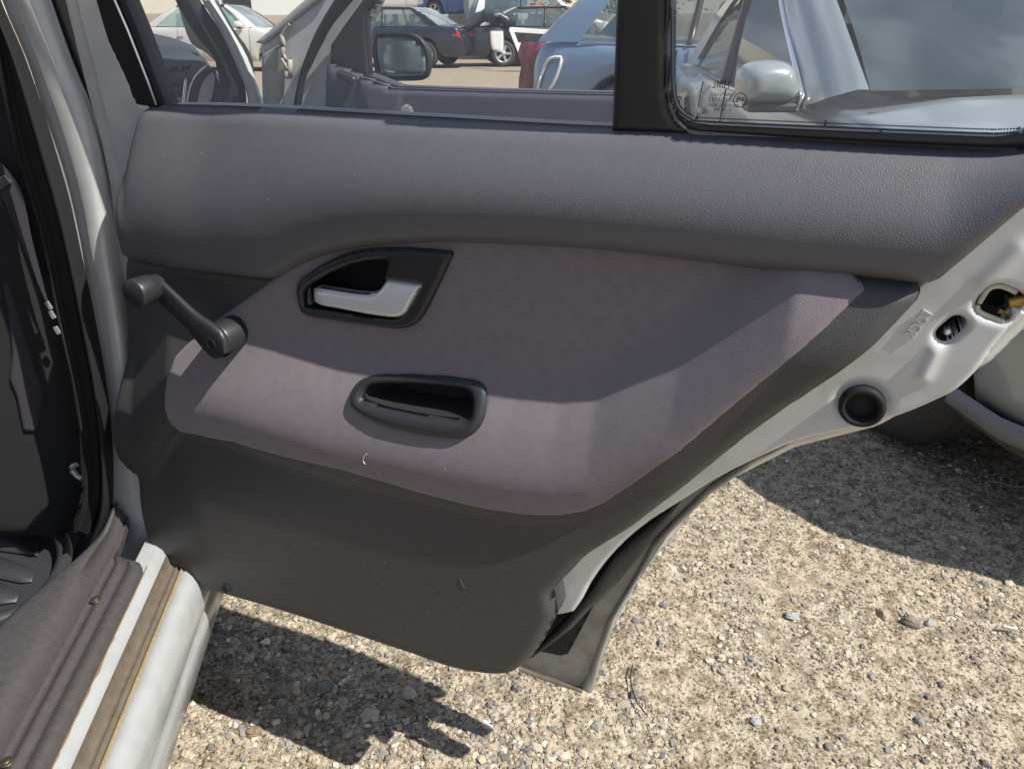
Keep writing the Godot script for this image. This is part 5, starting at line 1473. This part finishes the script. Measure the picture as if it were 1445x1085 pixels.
	# screens
	for e in [0, 1]:
		st = st_new()
		var lo: Vector3 = A0 if e == 0 else C0 + Vector3(0, .02, .03)
		var hi: Vector3 = A1 if e == 0 else C1 + Vector3(0, .01, .02)
		var dz: float = -.14 if e == 0 else .06
		rows = []
		for k in 7:
			var t := k / 6.0
			var row := PackedVector3Array()
			for i in 9:
				var u := i / 4.0 - 1.0
				var p := Vector3(lerpf(lo.x, hi.x, t) * u * .98, lerpf(lo.y, hi.y, t) + .02 * sin(PI * t) + (1.0 - u * u) * .02, lerpf(lo.z, hi.z, t) + dz * (1.0 - u * u) * (1.0 - t * .6) - (.03 if e == 0 else -.02) * sin(PI * t))
				row.append(p)
			rows.append(row)
		loft(st, rows)
		sub("windscreen" if e == 0 else "rear_screen", st, o.get("screen", M.screen_glass), root)
	# seats
	for s in [-1.0, 1.0]:
		for z in [zrf + .35, zrf + 1.15]:
			st = st_new()
			box(st, Vector3(s * .38, .78, z), Vector3(.48, .62, .16), Basis(Vector3.RIGHT, .25), .4)
			box(st, Vector3(s * .38, 1.16, z + .10), Vector3(.24, .16, .09), Basis(), .4)
			sub("seat", st, M.interior, root)
	st = st_new()
	box(st, Vector3(0, belt - .07, zc + .32), Vector3(W * .8, .10, .4), Basis(), .3)
	sub("dashboard", st, M.matt, root)
	return root

func yard_cars() -> void:
	var c := build_car("saloon_car", Vector3(1.89, 0, -3.45), 180.0, car_paint(.29, .325, .325, .25, .32), {"L": 4.6, "W": 1.78, "belt": .826, "H": 1.45, "trim": M.chrome, "stations": 110, "steer": 8.0, "cowl": -1.0, "hood": .905, "roof_front": .26, "a0": Vector3(.785, .90, -.90), "a1": Vector3(.62, 1.406, .28), "w0": Vector3(.879, .827, -.65), "w1": Vector3(.667, 1.37, .57), "b0": Vector3(.879, .83, .43), "b1": Vector3(.66, 1.385, .85), "glass": mat(lin(.035, .05, .05, .72), .03), "screen": mat(lin(.03, .045, .05, .88), .02, 0, .8), "low": .27, "wheel_front": 1.45, "inset": .05, "near": true})
	tag(c, "pale silver saloon parked closest beyond the open door, facing the camera", "car")
	c = build_car("hatchback_car", Vector3(2.30, 0, -7.25), -114.0, car_paint(.17, .25, .36, .25, .4), {"L": 4.1, "belt": .90, "roof_rear": 1.35, "deck": 1.88, "tail": false, "H": 1.48, "c_pillar": .34, "trim": M.alloy})
	tag(c, "dusty blue hatchback missing its tail lamp, behind the silver saloon", "car")
	var splat := PackedVector2Array()
	for k in 22:
		var rr := .12 * (1.0 if k % 2 else .62) * (1.0 + .25 * sin(k * 2.7))
		splat.append(Vector2(cos(TAU * k / 22.0) * rr * .8, sin(TAU * k / 22.0) * rr))
	var so := prism("window_sticker", splat, .004, mat(lin(.25, .42, .60), .6), c, Vector3(.80, 1.13, .95), 90.0, .001)
	so.rotation_degrees.z = 0
	var st := st_new()
	var hole := PackedVector3Array()
	for k in 17:
		var a := TAU * k / 16.0
		var hz := 1.80 + .08 * cos(a) - .09 * sin(a)
		hole.append(Vector3(.88 * lerpf(.93, .82, clampf((hz - 1.8) / .2, 0, 1)) + .012, .66 + .17 * sin(a) + .02 * sin(a * 3.0), hz))
	tube(st, hole, .014, 6)
	sub("lamp_hole_frame", st, M.white, c)
	c = build_car("saloon_car", Vector3(-3.3, 0, -22.2), 74.0, car_paint(.012, .016, .026, .2, .25), {"L": 4.7, "H": 1.43})
	tag(c, "black saloon with red tail lamps and five spoke wheels across the yard", "car")
	c = build_car("saloon_car", Vector3(-6.9, 0, -20.5), -94.0, car_paint(.62, .60, .56, .1, .35), {"L": 4.5, "glass": mat(lin(.30, .48, .42, .55), .05)})
	tag(c, "cream white car parked side on, seen past the open front door's edge", "car")

func prism(called: String, pts: PackedVector2Array, depth: float, m: Material, parent: Node, at := Vector3.ZERO, yaw := 0.0, r := .01) -> MeshInstance3D:
	var st := st_new()
	var d := maxf(.02, (pts[0] - pts[1]).length() / 6.0)
	plate(st, pts, func(_x, _y): return depth * .5, d, minf(r, d), depth)
	plate(st, pts, func(_x, _y): return -depth * .5, d, 0.0, 0.0)
	var o := sub(called, st, m, parent)
	o.position = at
	o.rotation_degrees.y = yaw
	return o

func wreckage() -> void:
	# raised bank behind the yard
	var nz := FastNoiseLite.new()
	nz.seed = 12
	nz.frequency = .12
	var st := st_new()
	var rows := []
	for j in 26:
		var row := PackedVector3Array()
		var t := j / 25.0
		var z := -25.6 - 3.0 * t if j < 13 else lerpf(-27.1, -75.0, (j - 12) / 13.0)
		for i in 70:
			var x := lerpf(-60, 60, i / 69.0)
			var y := 1.3 * smoothstep(-26.0, -27.0, z) + (nz.get_noise_2d(x * 3.0, z * 3.0) * .12 if j > 1 and j < 14 else 0.0) - .05
			row.append(Vector3(x, y, z))
		rows.append(row)
	loft(st, rows)
	var bank := sub("dirt_bank", st, M.sand, self)
	tag(bank, "low sandy bank carrying scrapped cars along the back of the yard", "", "", "structure")
	st = st_new()
	rows = []
	for j in 10:
		var row := PackedVector3Array()
		for i in 80:
			var x := lerpf(-70, 70, i / 79.0)
			row.append(Vector3(x, 1.0 + j * .9 + nz.get_noise_2d(x, 50.0) * j * .25, -48.0 - j * .7 + nz.get_noise_2d(x * 2.0, j * 3.0) * .9))
		rows.append(row)
	loft(st, rows)
	var wall := sub("cut_slope", st, M.wall, self)
	tag(wall, "pale tan earth slope rising behind the scrap cars", "", "", "structure")
	# cars up on the bank
	var c := build_car("hatchback_car", Vector3(-3.9, 1.22, -29.5), 92.0, car_paint(.62, .61, .58, .05, .4), {"L": 4.2})
	tag(c, "dirty white car on the bank just above the black saloon", "car")
	c = build_car("hatchback_car", Vector3(-1.35, 1.05, -28.4), 60.0, car_paint(.03, .08, .28, .1, .4), {"L": 3.6, "tail": false, "mirrors": false, "glass": mat(lin(.6, .6, .6, .12), .05)})
	tag(c, "blue stripped car shell on the bank right of the white one", "car")
	c = build_car("saloon_car", Vector3(1.0, 0, -22.6), -82.0, car_paint(.013, .014, .018, .1, .45), {"L": 4.6, "mirrors": false})
	tag(c, "black wrecked saloon with its tail beside the leaning white frame", "car")
	c = build_car("delivery_van", Vector3(.9, .35, -26.5), -84.0, car_paint(.68, .68, .66, .0, .45), {"L": 4.4, "H": 1.5, "deck": 2.05, "roof_rear": 1.9, "tail": false})
	tag(c, "white van with dark windows behind the black wreck", "van")
	# white shed
	var shed := node("shed", self, Vector3(-8.2, 1.2, -33.0), 4.0)
	tag(shed, "white box shed on the bank above the cream car's bonnet", "shed")
	st = st_new()
	box(st, Vector3(0, 1.6, 0), Vector3(5.4, 3.2, 3.0), Basis(), .02)
	sub("wall", st, M.white, shed)
	st = st_new()
	box(st, Vector3(0, 3.25, 0), Vector3(5.7, .14, 3.3), Basis(), .1)
	sub("roof", st, M.alloy, shed)
	st = st_new()
	box(st, Vector3(-2.0, 1.1, 1.52), Vector3(1.0, 2.1, .05), Basis(), .1)
	sub("door", st, M.interior, shed)
	# grey concrete block
	st = st_new()
	box(st, Vector3(0, .55, 0), Vector3(.85, 1.1, .8), Basis(), .06)
	var blk := sub("concrete_block", st, mat(lin(.33, .36, .34), .9), self)
	blk.position = Vector3(-1.05, 1.0, -26.9)
	blk.rotation_degrees.y = 12
	tag(blk, "grey concrete block on the bank's edge beside the blue car shell", "concrete block")
	# crumpled black bumper and white door skin
	st = st_new()
	rows = []
	for i in 14:
		var t := i / 13.0
		var ring := PackedVector3Array()
		for k in 9:
			var a := TAU * k / 9.0
			ring.append(Vector3((t - .5) * 1.3, .16 * cos(a) + .25 * sin(t * 3.0) + nz.get_noise_2d(t * 40.0, k * 9.0) * .18, .22 * sin(a) + nz.get_noise_2d(t * 30.0 + 70.0, k * 12.0) * .2))
		rows.append(ring)
	loft(st, rows, true)
	var bmp := sub("bumper_cover", st, mat(lin(.03, .035, .045), .4), self)
	bmp.position = Vector3(-.55, .95, -21.7)
	tag(bmp, "crumpled black bumper cover thrown on the tail of the black wreck", "bumper")
	var dp := prism("door_skin", PackedVector2Array([Vector2(-.16, .5), Vector2(.17, .52), Vector2(.19, .25), Vector2(.17, 0), Vector2(.06, .02), Vector2(-.12, .08), Vector2(-.15, .3)]), .03, M.white, self, Vector3(-.38, .36, -20.6), 10.0)
	tag(dp, "white torn door panel hanging behind the black saloon's tail lamps", "door panel")
	# leaning white frame
	var fr := node("steel_frame", self, Vector3(.30, 0, -19.6), 8.0)
	tag(fr, "white painted steel frame leaning with two rails left of the blue hatchback", "frame")
	for b in [[Vector3(-.34, .92, 0), Vector3(.03, .0, .25), .045], [Vector3(-.36, .90, 0), Vector3(.62, .84, 0), .05], [Vector3(-.22, .58, .08), Vector3(.60, .55, .08), .045], [Vector3(-.17, .46, .1), Vector3(.55, .41, .1), .035], [Vector3(.62, .86, 0), Vector3(.62, .0, .2), .045], [Vector3(.02, .04, .24), Vector3(.7, .03, .24), .04]]:
		st = st_new()
		var dvec: Vector3 = b[1] - b[0]
		var bx := dvec.normalized()
		var by := Vector3(0, 0, 1).cross(bx).normalized()
		box(st, (b[0] + b[1]) * .5, Vector3(dvec.length(), b[2] * 2.0, .06), Basis(bx, by, bx.cross(by)), .1)
		sub("bar", st, M.white, fr)
	# orange barrier on a scrap heap
	st = st_new()
	rows = []
	for i in 9:
		var ring := PackedVector3Array()
		for k in 18:
			var a := TAU * k / 18.0
			var rr := 1.3 * cos(PI * .5 * i / 8.0) * (1.0 + nz.get_noise_2d(k * 14.0, i * 11.0) * .6)
			ring.append(Vector3(cos(a) * rr, 1.5 * sin(PI * .5 * i / 8.0) + nz.get_noise_2d(k * 22.0, i * 19.0) * .2, sin(a) * rr))
		rows.append(ring)
	loft(st, rows, true)
	var heap := sub("scrap_heap", st, M.rust, self)
	heap.position = Vector3(1.3, -.05, -24.6)
	tag(heap, "rusty brown scrap heap under the orange barrier", "scrap heap")
	var ob := node("road_barrier", self, Vector3(.75, 1.12, -23.6), -6.0)
	tag(ob, "orange plastic barrier with a pale stripe on top of the scrap heap", "barrier")
	prism("body", PackedVector2Array([Vector2(-.32, .0), Vector2(-.24, .34), Vector2(.05, .42), Vector2(.32, .26), Vector2(.40, .0)]), .25, M.orange, ob)
	prism("stripe", PackedVector2Array([Vector2(-.24, .10), Vector2(-.22, .18), Vector2(.1, .18), Vector2(.1, .10)]), .02, M.white, ob, Vector3(0, 0, .128))
	# red crumpled panel at the blue car's tail
	st = st_new()
	rows = []
	for i in 10:
		var row := PackedVector3Array()
		for k in 9:
			var u := k / 8.0 - .5
			var v := i / 9.0
			row.append(Vector3(u * (.30 - .14 * absf(v - .55)) + nz.get_noise_2d(v * 60.0, 3.0) * .06, v * .92, .10 * cos(u * 3.0) + nz.get_noise_2d(u * 70.0, v * 70.0) * .09))
		rows.append(row)
	loft(st, rows)
	var red := sub("wing_panel", st, car_paint(.19, .035, .045, .1, .45), self)
	red.position = Vector3(.20, .0, -7.7)
	tag(red, "crumpled red wing panel standing at the blue hatchback's open lamp hole", "wing panel")
	# bush behind
	st = st_new()
	var rr := RandomNumberGenerator.new()
	rr.seed = 3
	for k in 900:
		var p := Vector3(rr.randfn(0, 1.6), absf(rr.randfn(.8, .9)), rr.randfn(0, .7))
		var b := Basis(Vector3(rr.randf() - .5, rr.randf() - .5, rr.randf() - .5).normalized(), rr.randf() * TAU)
		quad(st, p + b * Vector3(-.12, 0, 0), p + b * Vector3(0, .05, 0), p + b * Vector3(.12, 0, 0), p + b * Vector3(0, -.05, 0))
	var bush := node("bush", self, Vector3(4.2, 1.2, -34.0))
	tag(bush, "dull green bush on the bank above the blue hatchback", "bush")
	sub("foliage", st, mat(lin(.06, .075, .04), .9), bush)
	st = st_new()
	for k in 5:
		tube(st, PackedVector3Array([Vector3(0, -.2, 0), Vector3(sin(k * 1.7) * .4, .8, cos(k * 2.1) * .2), Vector3(sin(k * 1.7) * 1.1, 1.9, cos(k * 2.1) * .5)]), .05, 5, 1.0, Vector3.FORWARD, .4)
	sub("stem", st, M.rust, bush)

func small_things() -> void:
	var n := FastNoiseLite.new()
	n.seed = 4
	n.frequency = 3.0
	n.fractal_octaves = 3
	var k := 0
	for s in [
		[Vector3(0.5737, 0, -1.2112), .0125, Color(.30, .31, .30), "pale grey angular stone alone on the sand right of the door's lower corner"],
		[Vector3(0.7688, 0, -1.2195), .0145, Color(.30, .26, .20), "brown flat stone, left of the pair on the sunlit sand at right"],
		[Vector3(0.8125, 0, -1.1949), .017, Color(.22, .19, .155), "darkest brown stone with a pale top, right of the pair on the sand"],
		[Vector3(0.8493, 0, -1.1908), .0095, Color(.31, .31, .30), "small grey flat stone touching the dark brown one's right side"],
		[Vector3(0.7632, 0, -1.4457), .0095, Color(.55, .52, .44), "cream white stone at the edge of the saloon's shadow"],
		[Vector3(0.4266, 0, -0.9573), .0085, Color(.30, .31, .33), "bluish grey stone near the bottom of the sunlit sand"],
		[Vector3(0.4028, 0, -1.101), .009, Color(.42, .38, .31), "round tan stone just right of the thin black wire"],
		[Vector3(0.3975, 0, -1.069), .0085, Color(.34, .31, .26), "round darker tan stone just below its paler twin by the wire"],
		[Vector3(-0.4432, 0, -0.9307), .0125, Color(.20, .155, .11), "brown stone lying in the door's shadow beside the sill"],
		[Vector3(-0.3441, 0, -1.0266), .015, Color(.18, .18, .175), "dark grey slab of stone at the edge of the door's shadow"],
		[Vector3(-0.1898, 0, -1.0152), .014, Color(.42, .37, .29), "tan stone on the sunlit gravel under the door's trim"],
	]:
		var m := mat(lin(s[2].r, s[2].g, s[2].b), .9, 0, .25)
		var o := put("stone", stone_mesh(300 + k * 7, 7), m, self)
		var p: Vector3 = s[0]
		o.position = Vector3(p.x, ground_height(p.x, p.z, n) + s[1] * .25, p.z)
		o.rotation_degrees.y = k * 67.0
		o.scale = Vector3(1.25, .7, 1.0) * s[1]
		tag(o, s[3], "stone", "larger stones on the yard")
		k += 1
	var st := st_new()
	tube(st, spline(PackedVector3Array([Vector3(0.2275, 0.004, -1.0738), Vector3(0.2194, 0.004, -1.0446), Vector3(0.2186, 0.004, -1.0115), Vector3(0.2235, 0.004, -0.9844), Vector3(0.231, 0.004, -0.9674), Vector3(0.2367, 0.004, -0.9568)]), 16), .0013, 5)
	tag(sub("wire", st, M.matt, self), "thin black bent wire lying on the sand below the door's corner", "wire")
	st = st_new()
	tube(st, spline(PackedVector3Array([Vector3(1.2477, 0.008, -1.7025), Vector3(1.2754, 0.008, -1.6991), Vector3(1.2934, 0.008, -1.6822), Vector3(1.328, 0.008, -1.6756), Vector3(1.3699, 0.008, -1.6722)]), 12), .0014, 5)
	tag(sub("wire", st, mat(lin(.30, .26, .22), .6), self), "thin pale wire in the shadow under the silver saloon", "wire")
	st = st_new()
	box(st, Vector3(0.9936, 0.006, -1.1684), Vector3(.026, .006, .006), Basis(Vector3.UP, -.35), .2)
	tag(sub("wood_splinter", st, mat(lin(.55, .5, .42), .8), self), "pale broken wood splinter at the right edge of the sand", "splinter")
